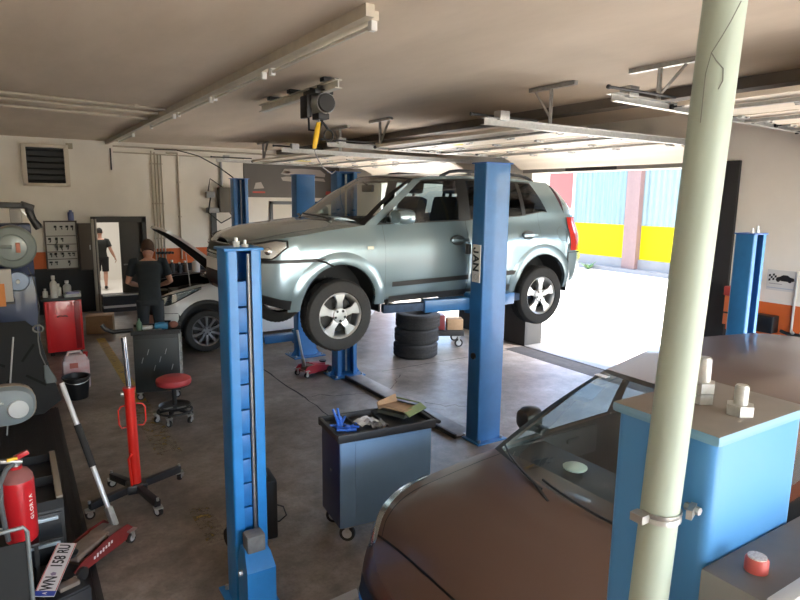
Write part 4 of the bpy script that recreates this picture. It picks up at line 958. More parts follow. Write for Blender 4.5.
# ------------------------------------------------------------------ overhead doors, tracks, hangers
DOORM = mat('cream door panel', (.80, .72, .60), .5, var=.05, scale=2)
RAILM = mat('galvanised rail', (.50, .50, .48), .4, .75, var=.2, scale=25)
def odoor(label, y0, y1, xa, za, zb):
    xb = 7.55; za -= .03; zb -= .03; x_in = .75
    fz0 = lambda x: za + (zb - za) * (x - xa) / (xb - xa)
    fz = lambda x: fz0(x) - .50 * max(0, x - 6.85) ** 2
    t = thing('sectional_door', label, 'garage door', (0, 0, 0))
    n = 6; w = (xb - .02 - (xa + x_in)) / n
    for k in range(n):
        x0 = xa + x_in + k * w; mb = MB(); L0, L1 = x0 + .006, x0 + w - .006
        prof = []
        m_ = 10
        for i in range(m_ + 1):
            x = L0 + (L1 - L0) * i / m_; prof.append((x, fz(x) + .03 + (.005 if i % 3 == 1 else 0)))
        rows = [[Vector((x, y, z)) for x, z in prof] for y in (y0, (y0 + y1) / 2, y1)]; mb.grid(rows)
        mb.grid([[Vector((x, y, z + .04)) for x, z in prof] for y in (y0, y1)])
        for y in (y0, y1): mb.grid([[Vector((x, y, z)) for x, z in prof], [Vector((x, y, z + .04)) for x, z in prof]])
        for i in (0, -1): mb.grid([[Vector((prof[i][0], y, prof[i][1] + q)) for y in (y0, y1)] for q in (0, .04)])
        pn = mb.build('door_panel', DOORM, t, sharp=25)
        if k:
            for f in (.03, .28, .52, .76, .97):
                yy = y0 + (y1 - y0) * f; mb = MB(); mb.box((x0, yy, fz(x0) + .016), (.13, .045, .022), bev=.004); mb.cyl((x0, yy - .04, fz(x0) + .008), (x0, yy + .04, fz(x0) + .008), .009, n=8); mb.build('hinge', STEEL, pn)
            mb = MB()
        for yy, sg in ((y0, -1), (y1, 1)):
            mb = MB(); mb.cyl((x0 + .03, yy - sg * .05, fz(x0) + .035), (x0 + .03, yy + sg * .075, fz(x0) + .035), .008, n=8); mb.cyl((x0 + .03, yy + sg * .055, fz(x0) + .035), (x0 + .03, yy + sg * .08, fz(x0) + .035), .022, n=12); mb.build('roller', BLACK, pn)
    mb = MB(); mb.b2(xb + .03, xb + .07, y0, y1, ZL - .01, ZL + .09); sl = mb.build('bottom_section', mat('grey door edge', (.30, .28, .25), .6), t)
    mb = MB(); mb.b2(xb + .015, xb + .03, y0 + (y1 - y0) * .40, y0 + (y1 - y0) * .70, ZL, ZL + .085); mb.build('dark_seal', mat('dark seal', (.04, .036, .033), .6), sl)
    for yy, sg in ((y0 - .08, -1), (y1 + .08, 1)):
        mb = MB()
        a, b = Vector((xa, yy, za + .03)), Vector((xb + .02, yy, zb + .03))
        mb.bar(a, b, .006, .06); mb.bar(a + Vector((0, -sg * .03, .03)), b + Vector((0, -sg * .03, .03)), .06, .005); mb.bar(a + Vector((0, -sg * .03, -.03)), b + Vector((0, -sg * .03, -.03)), .055, .005)
        mb.bar(a + Vector((.0, sg * .03, .03)), b + Vector((-.1, sg * .03, .03)), .05, .004)
        tk = mb.build('track', RAILM, t)
        mb = MB(); mb.box(a + Vector((.22, 0, .06)), (.12, .10, .09), bev=.006); mb.build('spring_bracket', STEEL, tk)
        mb = MB(); mb.cyl(a + Vector((-.10, -sg * .06, .06)), a + Vector((.75, -sg * .06, .06)), .012, n=8); mb.cyl(a + Vector((-.12, -sg * .06, .06)), a + Vector((-.10, -sg * .06, .06)), .018, n=10); mb.build('spring_rod', DARK, tk)
        for hx in (4.75,):
            zt = ZC; zz = fz(hx) + .06
            mb = MB(); mb.bar((hx - .0, yy - .32, zt - .02), (hx, yy + .30, zt - .02), .05, .04); mb.bar((hx, yy, zz), (hx, yy, zt - .03), .045, .008, up=(1, 0, 0)); mb.bar((hx, yy, zz), (hx, yy, zt - .03), .008, .045, up=(1, 0, 0)); mb.bar((hx + .012, yy, zz + .05), (hx + .012, yy - sg * .24, zt - .03), .008, .035, up=(1, 0, 0))
            mb.build('hanger', RAILM, tk)
    for k in (0, 2, 4):
        x = xa + x_in + (k + .5) * w; mb = MB(); mb.bar((x, y0, fz(x) + .005), (x, y1, fz(x) + .005), .05, .03); mb.build('stiffener', RAILM, t)
    mb = MB(); mb.box((5.0, (y0 + y1) / 2 + .3, fz(5.) + .01), (.3, .16, .02), bev=.004); mb.build('label_plate', mat('label yellow', (.75, .66, .2), .5), t)
    return t
odoor('raised cream sectional door on rails above the SUV', 4.72, 7.98, 3.88, 3.335, 3.325)
odoor('raised cream sectional door on rails nearest the back wall', 9.45, 12.95, 3.72, 3.33, 3.30)
odoor('raised sectional door on rails behind the pipe at right', 0.05, 3.32, 4.15, 3.42, 3.36)

# ------------------------------------------------------------------ ceiling fittings
BATT = mat('old cream batten', (.60, .55, .44), .5, var=.1, scale=3)
mb = MB(); mb.b2(1.90, 1.96, 3.40, YB - .02, ZC - .075, ZC - .001); o = mb.build('cable_trunking', mat('cream trunking', (.56, .51, .41), .55, var=.12)); tag(o, 'long cream cable trunking running the length of the ceiling', 'trunking')
TUBE = mat('unlit tube', (.80, .78, .70), .25)
for (ya, yb, nm) in ((3.5, 5.3, 'nearest fluorescent batten beside the ceiling trunking, switched off'), (5.45, 7.05, 'second fluorescent batten along the ceiling trunking'), (7.15, 8.75, 'third fluorescent batten along the ceiling trunking'), (8.95, 10.6, 'fourth fluorescent batten along the ceiling trunking'), (12.2, 13.9, 'farthest fluorescent batten on the ceiling trunking near the back wall')):
    t = thing('ceiling_light', nm, 'light', (2.02, (ya + yb) / 2, ZC)); L = (yb - ya) / 2
    mb = MB(); mb.b2(-.058, .03, -L, L, -.06, -.001, bev=.006); mb.build('batten', BATT, t)
    if ya < 4:
        for hy in (-.12, .02, .13, .34, .42, .72): mb = MB(); mb.b2(-.064, -.058, hy - .012, hy + .012, -.055, -.012); mb.build('clip', mat('dark clip', (.12, .10, .07), .7), t)
    mb = MB(); mb.cyl((.0, -L + .05, -.09), (.0, L - .05, -.09), .014, n=12); mb.build('fluorescent_tube', TUBE, t)
    for s_ in (-1, 1): mb = MB(); mb.box((.0, s_ * (L - .03), -.085), (.045, .05, .07), bev=.008); mb.build('lamp_holder', WHITE, t)
t = thing('hoist_beam', 'grey steel beam bolted under the ceiling carrying the hoist', 'beam', (2.75, 6.5, ZC))
mb = MB()
for z in (-.045, -.120): mb.box((0, 0, z), (.075, 2.1, .010))
mb.box((0, 0, -.082), (.012, 2.1, .075)); mb.build('beam', mat('pale grey steel beam', (.72, .70, .62), .55, var=.2, scale=6), t)
for y in (-.85, 0, .6): mb = MB(); mb.box((0, y, -.02), (.16, .10, .038), bev=.004); mb.build('fixing_block', DARK, t)
t = thing('chain_hoist', 'small electric hoist hanging from the ceiling beam', 'hoist', (2.76, 5.85, 3.60))
mb = MB(); mb.cyl((-.02, -.15, -.08), (-.02, .06, -.08), .10, n=22); mb.box((-.02, .12, -.07), (.19, .14, .20), bev=.02); mb.build('motor', mat('silver hoist casing', (.35, .36, .36), .45, .4), t)
mb = MB(); mb.lathe([(0, .02), (.085, .02), (.095, 0), (.095, -.05)], (-.02, -.155, -.08), (0, -1, 0), 22); mb.build('fan_cover', BLACK, t)
mb = MB(); mb.box((-.02, .04, .035), (.2, .3, .05), bev=.01); mb.box((-.13, .1, -.1), (.05, .18, .22), bev=.01)
for y in (-.05, .13): mb.box((-.02, y, .052), (.10, .03, .09), bev=.004)
mb.build('mount', BLACK, t)
mb = MB(); mb.box((-.02, -.02, -.2), (.12, .16, .06), bev=.01); mb.tube([(-.03, -.02, -.22), (.02, -.03, -.28), (.06, -.03, -.32)], .012); mb.tube([(.06 + .05 * math.sin(a), -.03, -.38 + .055 * math.cos(a)) for a in [2 * PI * k / 18 for k in range(18)]], .01, 6, closed=True); mb.tube([(-.1, .1, -.2), (-.12, .05, -.33), (-.04, -.02, -.34), (0, -.02, -.22)], .012); mb.build('hook', DARK, t)
mb = MB(); mb.loft([ell((-.06 - .05 * k / 4, -.05, -.26 - .26 * k / 4), (1, 0, 0), (0, 1, 0), r_, r_ * .8, 12, 2.6) for k, r_ in enumerate((.02, .026, .027, .026, .02))]); mb.build('pendant_control', YELLOW, t)
mb = MB(); mb.tube([(-.04, -.04, -.2), (-.06, -.05, -.27)], .01); mb.tube([(-.11, -.05, -.52), (-.06, 0, -.6), (.2, .4, -.68), (.6, 1.0, -.72), (1.1, 1.9, -.64)], .007, 6); mb.build('pendant_cable', GREY, t)
mb = MB(); mb.tube([(2.9, YB - .1, 3.62), (3.3, 14.6, 3.6), (3.6, 13.9, 3.45), (3.75, 13.0, 3.2), (3.80, 12.4, 3.02), (3.82, 12.22, 2.96)], .012, 6); tag(mb.build('power_cable', BLACK), 'dark cable sagging from the ceiling down to the farthest blue column', 'cable')
# ------------------------------------------------------------------ small helpers
def castor(t, x, y, zt, r=.05, name='castor', rz=0):
    mb = MB(); mb.box((x, y, zt - .012), (.07, .07, .01)); 
    for q in (-1, 1): mb.bar((x + q * .022 * math.sin(rz), y + q * .022 * math.cos(rz), zt - .015), (x + .01 + q * .022 * math.sin(rz), y + q * .022 * math.cos(rz), r), .03, .006, up=(math.sin(rz), math.cos(rz), 0))
    f = mb.build(name, STEEL, t)
    mb = MB(); ax = Vector((math.sin(rz), math.cos(rz), 0)); mb.lathe([(.004, -.018), (r * .5, -.018), (r * .75, -.014), (r * .97, -.016), (r, -.008), (r, .008), (r * .97, .016), (r * .75, .014), (r * .5, .018), (.004, .018)], (x, y, r), ax, 22); mb.build('wheel', RUBBER, f)
    mb = MB(); mb.lathe([(.001, .020), (r * .55, .020), (r * .62, .016), (r * .62, -.016), (r * .55, -.020), (.001, -.020)], (x, y, r), ax, 18); mb.build('hub', mat('grey hub', (.45, .47, .49), .5), f)

# blue tool cart in front of the SUV
t = thing('tool_cart', 'blue-grey steel tool cart on castors with a black tray top', 'tool cart', (2.33, 3.97, 0), R(-6))
CB = mat('blue grey cart paint', (.21, .37, .58), .42, coat=.2, var=.08, scale=3); CN = mat('navy cart side', (.02, .03, .10), .4)
mb = MB(); mb.b2(-.385, .385, -.20, .20, .13, .82, bev=.012); mb.build('cabinet', CB, t)
mb = MB(); mb.b2(-.265, .265, -.204, -.198, .19, .80, bev=.002); mb.build('door_panel', CB, t)
mb = MB(); mb.b2(-.391, -.384, -.19, .19, .14, .815, bev=.002); mb.build('side_panel', CN, t)
mb = MB(); mb.cyl((-.39, -.05, .55), (-.405, -.05, .55), .012); mb.build('lock', CHROME, t)
TR = mat('black cart tray', (.02, .02, .022), .5)
mb = MB(); mb.b2(-.40, .40, -.215, .215, .82, .845)
for y0, y1 in ((-.225, -.195), (.195, .225)): mb.b2(-.41, .41, y0, y1, .82, .885, bev=.008)
for x0, x1 in ((-.415, -.385), (.385, .415), (.03, .045), (-.2, -.185)): mb.b2(x0, x1, -.2, .2, .835, .882 if abs(x0) > .3 else .87, bev=.004)
mb.build('tray', TR, t)
for x in (-.31, .31):
    for y in (-.15, .15): castor(t, x, y, .135, .062, rz=.6)
mb = MB(); mb.tube([(.41, -.17, .86), (.47, -.17, .84), (.47, .17, .84), (.41, .17, .86)], .016); mb.build('push_handle', BLACK, t)
import itertools
BLU = mat('bright blue plastic', (.03, .13, .55), .4)
for k, lab in enumerate(('blue plastic clamp standing up at the left corner of the cart tray', 'blue plastic clamp lying nearest the front of the cart tray', 'blue plastic clamp lying behind the other two in the cart tray')):
    mb = MB(); L = .15
    for q in (-1, 1): mb.bar((q * .012, -L / 2, .01), (q * .03, L / 2, .022), .016, .014, bev=.003)
    mb.cyl((0, -.01, 0), (0, -.01, .04), .018); o = mb.build('plastic_clamp', BLU)
    o.location = ((2.0, 4.02, .925), (2.03, 3.91, .857), (2.055, 4.07, .858))[k]; o.rotation_euler = ((1.0, .2, .5), (0, 0, 1.1), (.15, 0, -.6))[k]; tag(o, lab, 'clamp')
for k in range(5):
    mb = MB(); mb.bar((0, -.05, .006), (0, .05, .006), .012, .012, bev=.003); mb.cyl((0, .05, .006), (0, .075, .006), .009, n=8); o = mb.build('blue_valve', BLU); o.location = (1.99 + .03 * k, 3.99 + .035 * (k % 3) - .012 * k, .857 + .012 * (k % 2)); o.rotation_euler = (0, 0, k * 1.3); tag(o, 'small blue plastic fitting in the left tray of the cart', 'fitting', 'blue fittings in the cart tray')
mb = MB(); random.seed(3)
mb.grid([[Vector((i * .022 - .09, j * .025 - .07, .012 + .045 * random.random() * (1 - abs(i - 4) / 5))) for j in range(7)] for i in range(9)]); o = mb.build('plastic_bag', mat('clear plastic film', (.62, .64, .64), .15), sharp=20); o.location = (2.25, 3.97, .853); tag(o, 'crumpled clear plastic bag lying in the middle of the cart tray', 'bag')
mb = MB(); mb.grid([[Vector((i * .02 - .06, j * .025 - .06, .008 + .04 * random.random())) for j in range(6)] for i in range(7)]); o = mb.build('wire_tangle', mat('grey rag', (.18, .18, .18), .8), sharp=20); o.location = (2.28, 3.86, .853); tag(o, 'grey crumpled rag near the front edge of the cart tray', 'rag')
t = thing('cardboard_carton', 'open cardboard carton with a green printed flap on the cart', 'carton', (2.58, 4.02, .885), R(24))
mb = MB(); mb.box((0, 0, .035), (.26, .24, .012), rot=(0, .14, 0)); mb.box((-.0, .13, .05), (.26, .012, .07), rot=(-.3, 0, 0)); mb.build('flap', CARD, t)
mb = MB(); mb.box((.02, -.13, .03), (.26, .07, .008), rot=(.5, 0, 0)); mb.box((.15, .03, .045), (.05, .26, .008), rot=(0, .5, 0)); mb.build('printed_edge', mat('olive green print', (.20, .25, .10), .6), t)
mb = MB(); mb.box((0, 0, .013), (.28, .26, .025)); mb.build('base', mat('dark carton', (.05, .05, .035), .7), t)

# tyres and dolly under the SUV
def loose_tyre(loc, label):
    mb = MB(); r, h = .365, .122
    prof = [(.22, -h * .8), (.235, -h), (r - .06, -h * 1.0), (r - .02, -h * .92), (r, -h * .66), (r, -h * .3), (r - .01, -h * .27), (r - .01, -h * .2), (r, -h * .17), (r, h * .17), (r - .01, h * .2), (r - .01, h * .27), (r, h * .3), (r, h * .66), (r - .02, h * .92), (r - .06, h), (.235, h), (.22, h * .8)]
    mb.lathe(prof, (0, 0, h), (0, 0, 1), 44)
    for k in range(52):
        a = 2 * PI * k / 52
        for z in (.45, 1.0, 1.55): mb.box((math.cos(a) * (r + .001), math.sin(a) * (r + .001), h * z), (.01, .022, h * .36), rot=(.35 if z != 1 else -.35, 0, a))
    mb.grid([[Vector((.222 * math.cos(2 * PI * k / 24), .222 * math.sin(2 * PI * k / 24), h * q)) for k in range(25)] for q in (.2, 1.8)])
    o = mb.build('tyre', mat('dusty tyre rubber', (.042, .040, .038), .8, var=.3, scale=30)); o.location = loc; tag(o, label, 'tyre', 'tyre stack under the SUV')
for k, n in enumerate(('bottom', 'middle', 'top')): loose_tyre((5.60 + .012 * k, 8.28 - .01 * k, .0 + .2445 * k), n + ' tyre of the three stacked under the SUV')
t = thing('wheeled_dolly', 'black wheeled dolly with boxes standing right of the tyre stack', 'dolly', (6.50, 8.68, 0), R(-28))
mb = MB(); mb.b2(-.40, .30, -.3, .3, .21, .30, bev=.01); mb.build('deck', mat('dark dolly deck', (.012, .011, .010), .6), t)
for x in (-.35, .22):
    for y in (-.24, .24): castor(t, x, y, .215, .075)
mb = MB(); mb.box((0, 0, .095), (.28, .24, .19), bev=.003); o = mb.build('cardboard_box', CARD); o.location = (6.60, 8.53, .301); o.rotation_euler = (0, 0, R(-28)); tag(o, 'cardboard box sitting on the black dolly', 'box')
mb = MB(); mb.box((0, 0, .13), (.22, .3, .26), bev=.01); o = mb.build('red_case', mat('dark red case', (.16, .015, .015), .5)); o.location = (6.36, 8.70, .301); o.rotation_euler = (0, 0, R(-28)); tag(o, 'dark red case on the dolly beside the cardboard box', 'case')
def floor_jack(label, loc, rz, L, hang, hlen, colr, name='floor_jack', grip=True):
    """body runs along local -x from the rear castor end at 0"""
    t = thing(name, label, 'trolley jack', loc, rz)
    for s in (-1, 1):
        mb = MB(); mb.prism([(.03, .05), (-.10, .045), (-L + .02, .05), (-L, .09), (-L + .06, .12), (-.16, .165), (.0, .16), (.05, .11)], (0, s * .1, 0), (1, 0, 0), (0, 0, 1), (0, s * .01, 0)); mb.build('side_plate', colr, t)
    mb = MB(); mb.b2(-L + .05, -.02, -.1, .1, .06, .075); mb.cyl((-.3, 0, .11), (-.05, 0, .13), .04); mb.box((-.1, 0, .12), (.14, .18, .08), bev=.015); mb.build('hydraulic_unit', mat('dusty jack unit', (.16, .13, .11), .7), t)
    mb = MB(); mb.bar((-.14, 0, .15), (-L + .08, 0, .125), .13, .05, bev=.01); mb.build('lift_arm', mat('dusty jack arm', (.20, .15, .12), .8, var=.3, scale=18) if L > .5 else colr, t)
    mb = MB(); mb.lathe([(0, 0), (.05, 0), (.055, .02), (.045, .025), (0, .02)], (-L + .08, 0, .15), (0, 0, 1), 18); mb.build('saddle', DARK, t)
    mb = MB(); mb.cyl((-L + .05, -.13, .05), (-L + .05, .13, .05), .05, n=20); mb.build('front_roller', DARK, t)
    for s in (-1, 1): castor(t, .02, s * .11, .115, .04)
    d = Vector((math.cos(hang[0]) * math.cos(hang[1]), math.sin(hang[0]) * math.cos(hang[1]), math.sin(hang[1]))); p0 = Vector((-.02, 0, .17))
    mb = MB(); mb.bar(p0 - d * .03, p0 + d * .12, .05, .045, bev=.01); mb.build('handle_socket', STEEL, t)
    mb = MB(); mb.cyl(p0, p0 + d * hlen, .018, n=14); h_ = mb.build('handle', mat('pale handle tube', (.55, .56, .57), .35, .4), t)
    if grip: mb = MB(); mb.cyl(p0 + d * hlen * .40, p0 + d * hlen * .70, .025, n=14); mb.build('foam_grip', mat('black foam', (.02, .02, .02), .9), h_)
    return t
JR = mat('dark red jack paint', (.20, .022, .022), .45, var=.25, scale=12)
t = floor_jack('dark red trolley jack with a long upright handle at the front left', (.50, 4.72, .012), R(42), .52, (R(82), R(66.5)), 1.11, JR)
mb = MB(); random.seed(5)
for k in range(7): mb.box((-.34 + .028 * k, -.1115, .092 + .004 * k), (.016, .001, .02 + .008 * (k % 2)), rot=(0, .15, 0))
mb.build('white_marking', WHITE, t)
t = floor_jack('red trolley jack on the floor by the far SUV lift column', (3.47, 8.06, 0), R(196), .46, (R(30), R(66)), .62, mat('pinkish red jack', (.42, .03, .05), .45), grip=False)

# ------------------------------------------------------------------ left foreground
RIB = mat('black ribbed rubber', (.022, .022, .022), .5)
mb = MB(); mb.b2(-.5, .33, 2.6, 8.3, 0, .008)
for k in range(15): mb.b2(-.48 + k * .055, -.46 + k * .055, 2.6, 8.3, .006, .0178)
o = mb.build('rubber_mat', RIB); tag(o, 'long black ribbed rubber mat on the floor at left', 'mat')
t = thing('drawer_cabinet', 'low black drawer cabinet with an open tray and two pale handles', 'cabinet', (-.12, 5.1, .018))
mb = MB(); mb.b2(-.3, .29, -.46, .46, 0, .40, bev=.006)
for x0, x1, y0, y1 in ((-.3, -.285, -.46, .46), (-.3, .29, -.46, -.445), (-.3, .29, .445, .46), (-.3, .27, -.02, 0)): mb.b2(x0, x1, y0, y1, .40, .47)
mb.build('carcass', mat('black cabinet paint', (.008, .009, .010), .5), t)
mb = MB(); mb.b2(.25, .29, -.44, .46, .40, .485, bev=.004); mb.build('wooden_slat', mat('weathered wood', (.30, .25, .19), .8, var=.2, scale=15, stretch=(1, .1, 1)), t)
for z in (.10, .29):
    mb = MB(); mb.b2(-.27, .27, -.475, -.46, z - .075, z + .09, bev=.004); d = mb.build('drawer', mat('dark drawer front', (.011, .013, .016), .45), t)
    mb = MB(); mb.b2(-.24, .25, -.492, -.474, z + .045, z + .07, bev=.005); mb.build('drawer_handle', mat('pale blue grey metal', (.42, .50, .56), .4, .3), d)
t = thing('step_stool', 'low black step stool under the red fire extinguisher', 'stool', (-.115, 4.33, .018))
mb = MB(); mb.b2(-.17, .12, -.13, .13, .38, .405, bev=.006); mb.build('top', BLACK, t)
for x in (-.15, .10):
    for y in (-.11, .11): mb = MB(); mb.b2(x - .012, x + .012, y - .012, y + .012, 0, .38); mb.build('leg', BLACK, t)
t = thing('fire_extinguisher', 'red fire extinguisher with a black hose at the left edge', 'fire extinguisher', (-.085, 4.30, .424))
ER = mat('extinguisher red', (.50, .012, .018), .32, coat=.3, var=.08)
mb = MB(); mb.lathe([(0, .0), (.075, 0), (.09, .015), (.093, .04), (.093, .40), (.087, .43), (.065, .465), (.035, .48), (.035, .50), (0, .50)], (0, 0, 0), (0, 0, 1), 36); mb.build('cylinder', ER, t)
mb = MB(); mb.lathe([(.0915, .405), (.0875, .432), (.066, .4665), (.036, .4815)], (0, 0, .0015), (0, 0, 1), 36); mb.build('dusty_shoulder', mat('dusty red', (.24, .085, .08), .85), t)
mb = MB(); mb.cyl((0, 0, .49), (0, 0, .535), .026, n=14); mb.box((-.02, -.02, .54), (.12, .04, .02), rot=(0, .2, 0), bev=.005); mb.build('valve', STEEL, t)
mb = MB(); mb.box((.035, .0, .562), (.085, .03, .03), rot=(0, -.35, 0), bev=.006); mb.build('lever', ER, t)
mb = MB(); mb.box((-.015, -.04, .56), (.06, .022, .018), rot=(0, .05, .3), bev=.006); mb.build('safety_pin', YELLOW, t)
mb = MB(); mb.tube([(-.01, -.03, .525), (-.05, -.08, .515), (-.085, -.095, .44), (-.09, -.10, .3), (-.08, -.10, .15), (-.07, -.095, .06)], .015); mb.build('hose', mat('grey black hose', (.09, .10, .105), .6), t)
mb = MB()
for i, ch in enumerate('GLORIA'):
    a = R(-44); r_ = .0942; zc = .17 + i * .028
    o_ = Vector((r_ * math.sin(-a), -r_ * math.cos(a), zc)); tn = Vector((math.cos(a), math.sin(-a), 0))
    mb.text(ch, axes(o_, (0, 0, 1), -tn), .034, .001, bold=.0005)
mb.build('lettering', mat('white print', (.75, .72, .70), .6), t)
t = thing('tube_frame', 'grey metal tube frame standing at the lower left corner', 'frame', (-.11, 3.8, .018))
mb = MB(); mb.tube([(.055, .0, 0), (.06, 0, .70), (.045, 0, .73), (-.14, 0, .725), (-.155, 0, .70), (-.15, 0, 0)], .012, 8); mb.build('tube', mat('grey tube', (.20, .22, .22), .5, .3), t)
mb = MB(); mb.b2(-.145, .05, .004, .012, .02, .64); mb.build('panel', mat('dark mesh panel', (.012, .013, .013), .7), t)
mb = MB(); mb.box((-.11, -.016, .66), (.03, .02, .06), bev=.006); mb.build('blue_clip', BLU, t)
t = thing('car_battery', 'black car battery on the mat below the number plate', 'battery', (.115, 3.98, .018), R(20))
mb = MB(); mb.b2(-.12, .12, -.085, .085, 0, .165, bev=.008); mb.b2(-.115, .115, -.08, .08, .165, .18, bev=.006); mb.build('case', mat('black battery case', (.016, .018, .022), .5), t)
for x in (-.08, .08): mb = MB(); mb.cyl((x, .04, .18), (x, .04, .2), .011); mb.build('terminal', mat('lead', (.3, .29, .27), .5, .6), t)
mb = MB(); mb.box((.02, .0, .195), (.12, .07, .03), bev=.01); mb.build('lid_clutter', mat('grey brown grime', (.16, .13, .11), .8), t)
# Austrian style number plate leaning on the battery
PX = Vector((.155, .45, .045)).normalized(); PY = Vector((-.93, .33, .16)); PY = (PY - PX * PY.dot(PX)).normalized()
t = thing('number_plate', 'white number plate with black characters leaning on the car battery', 'number plate', (.08, 4.12, .268))
M_ = axes((0, 0, 0), PX, PY)
mb = MB(); mb.box((0, 0, 0), (.50, .115, .004), rot=M_, bev=.0); pl = mb.build('plate', mat('plate white', (.66, .67, .68), .4), t)
mb = MB(); mb.box(M_ @ Vector((-.228, 0, .0025)), (.042, .113, .002), rot=M_.to_3x3().to_4x4()); mb.build('blue_band', mat('plate blue', (.03, .07, .40), .4), t)
mb = MB()
for q in (-1, 1): mb.box(M_ @ Vector((.02, q * .0535, .0025)), (.45, .004, .002), rot=M_.to_3x3().to_4x4())
mb.build('red_line', mat('plate red', (.5, .05, .05), .5), t)
TX = mat('plate black', (.012, .012, .015), .5)
def ptext(s_, x, sz, m, nm, sx=.8): mb = MB(); M2 = M_.copy(); M2.translation = M_ @ Vector((x, 0, .0032)); mb.text(s_, M2, sz, .001, sx, bold=.002); mb.build(nm, m, t)
ptext('WN', -.140, .092, TX, 'lettering', .75); ptext('158', .06, .092, TX, 'lettering', .85); ptext('RU', .188, .092, TX, 'lettering', .75); ptext('A', -.228, .03, WHITE, 'country_letter')
mb = MB(); mb.lathe([(0, .003), (.018, .003), (.018, .001)], (0, 0, 0), (0, 0, 1), 5); o = mb.build('crest', mat('crest', (.25, .2, .3), .5), t); o.matrix_local = Matrix.Translation(M_ @ Vector((-.055, 0, 0))) @ M_.to_3x3().to_4x4()

# transmission jack
t = thing('transmission_jack', 'tall red transmission jack with a chrome rod on a black castor base', 'jack', (.75, 5.36, 0))
TJ = mat('bright red jack paint', (.62, .02, .012), .35, coat=.3)
mb = MB(); mb.cyl((0, 0, .10), (-.012, 0, 1.0), .042, n=24); mb.cyl((-.012, 0, .985), (-.012, 0, 1.01), .05, n=24); mb.build('cylinder', TJ, t)
mb = MB(); mb.cyl((-.012, 0, 1.0), (-.03, 0, 1.44), .021, n=18); mb.build('piston_rod', CHROME, t)
mb = MB(); mb.cyl((-.06, -.01, .96), (-.08, -.01, .96), .022); mb.build('release_knob', STEEL, t)
for s_ in (-1, 1): mb = MB(); mb.tube([(s_ * .04, 0, .86), (s_ * .085, 0, .85), (s_ * .105, 0, .82), (s_ * .105, 0, .70), (s_ * .085, 0, .66), (s_ * .04, 0, .67)], .006); mb.build('carry_handle', TJ, t)
mb = MB(); mb.tube([(-.04, -.05, .12), (-.055, -.05, .4), (-.03, -.045, .44)], .01); mb.build('pedal', TJ, t)
BJ = mat('black jack base', (.014, .015, .018), .4)
for k, (x, y) in enumerate(((-.38, -.15), (.10, -.38), (.40, .20), (-.15, .36))):
    mb = MB(); mb.bar((0, 0, .125), (x, y, .105), .05, .06, bev=.006); lg = mb.build('leg', BJ, t)
    castor(t, x, y, .085, .038, rz=k)
    mb = MB(); mb.cyl((x, y, .13), (x, y, .155), .012, n=6); mb.build('nut', STEEL, lg)
mb = MB(); mb.box((0, 0, .12), (.16, .14, .075), bev=.01); mb.build('hub', BJ, t)
# rolling stool
t = thing('rolling_stool', 'round red padded mechanic stool on a black castor ring', 'stool', (1.46, 7.13, 0))
mb = MB(); mb.lathe([(0, .44), (.16, .44), (.19, .455), (.198, .485), (.19, .515), (.15, .533), (0, .54)], (0, 0, 0), (0, 0, 1), 32); mb.build('seat', mat('red vinyl', (.44, .045, .05), .45), t)
mb = MB(); mb.lathe([(.145, .437), (.19, .437), (.19, .446)], (0, 0, 0), (0, 0, 1), 32); mb.cyl((0, 0, .2), (0, 0, .44), .026); mb.build('post', BLACK, t)
mb = MB(); mb.lathe([(0, .155), (.13, .155), (.17, .17), (.185, .195), (.178, .2), (.16, .178), (.12, .168), (0, .168)], (0, 0, 0), (0, 0, 1), 28); mb.build('tool_tray', mat('black tray', (.02, .02, .02), .35), t)
mb = MB(); mb.tube([(.19 * math.cos(2 * PI * k / 28), .19 * math.sin(2 * PI * k / 28), .13) for k in range(28)], .014, 8, closed=True); mb.build('ring', BLACK, t)
for k in range(5):
    a = 2 * PI * k / 5 + .4; mb = MB(); mb.bar((0, 0, .15), (.2 * math.cos(a), .2 * math.sin(a), .115), .03, .022); mb.build('leg', BLACK, t); castor(t, .2 * math.cos(a), .2 * math.sin(a), .115, .036, rz=a)
for k, (x, y, c_) in enumerate(((.06, -.08, STEEL), (-.08, -.04, STEEL))): mb = MB(); mb.bar((x - .05, y, .176), (x + .05, y + .02, .176), .02, .012); o = mb.build('spanner', c_); o.location = (1.46, 7.13, 0); tag(o, ('steel spanner in the right of the stool tray', 'steel spanner in the left of the stool tray')[k], 'spanner')
# black tool trolley behind the stool
t = thing('tool_trolley', 'tall black tool trolley with hooks on its side behind the red stool', 'tool trolley', (1.5, 8.2, 0), R(-14))
BT = mat('black green trolley', (.014, .018, .018), .5, var=.15)
mb = MB(); mb.b2(-.27, .27, -.2, .2, .11, .86, bev=.01); mb.build('cabinet', BT, t)
mb = MB(); mb.b2(-.25, .25, -.207, -.2, .14, .80, bev=.002); mb.build('door_panel', mat('trolley panel', (.018, .023, .023), .45), t)
mb = MB(); mb.b2(-.29, .29, -.22, .22, .86, .885, bev=.005)
for y in (-.215, .215): mb.b2(-.29, .29, y - .008, y + .008, .88, .92)
mb.build('top_tray', BLACK, t)
mb = MB(); mb.b2(.27, .285, -.2, .2, .15, .85)
for k in range(9): mb.box((.293, -.15 + .03 * (k % 2), .2 + k * .075), (.018, .16, .03), rot=(.5, 0, 0), bev=.004)
mb.build('side_rack', mat('pale grey rack', (.42, .43, .42), .5, .4), t)
for k in range(6): mb = MB(); x = -.18 + .07 * k; z = .5 + .12 * math.sin(k * 2.1); mb.bar((x, -.212, z), (x + .02, -.212, z + .07), .012, .008); mb.build('hook', STEEL, t)
mb = MB(); mb.tube([(-.27, -.1, .91), (-.5, -.12, .905), (-.58, -.12, .94), (-.62, -.12, 1.0)], .028, 10); mb.build('push_handle', BLACK, t)
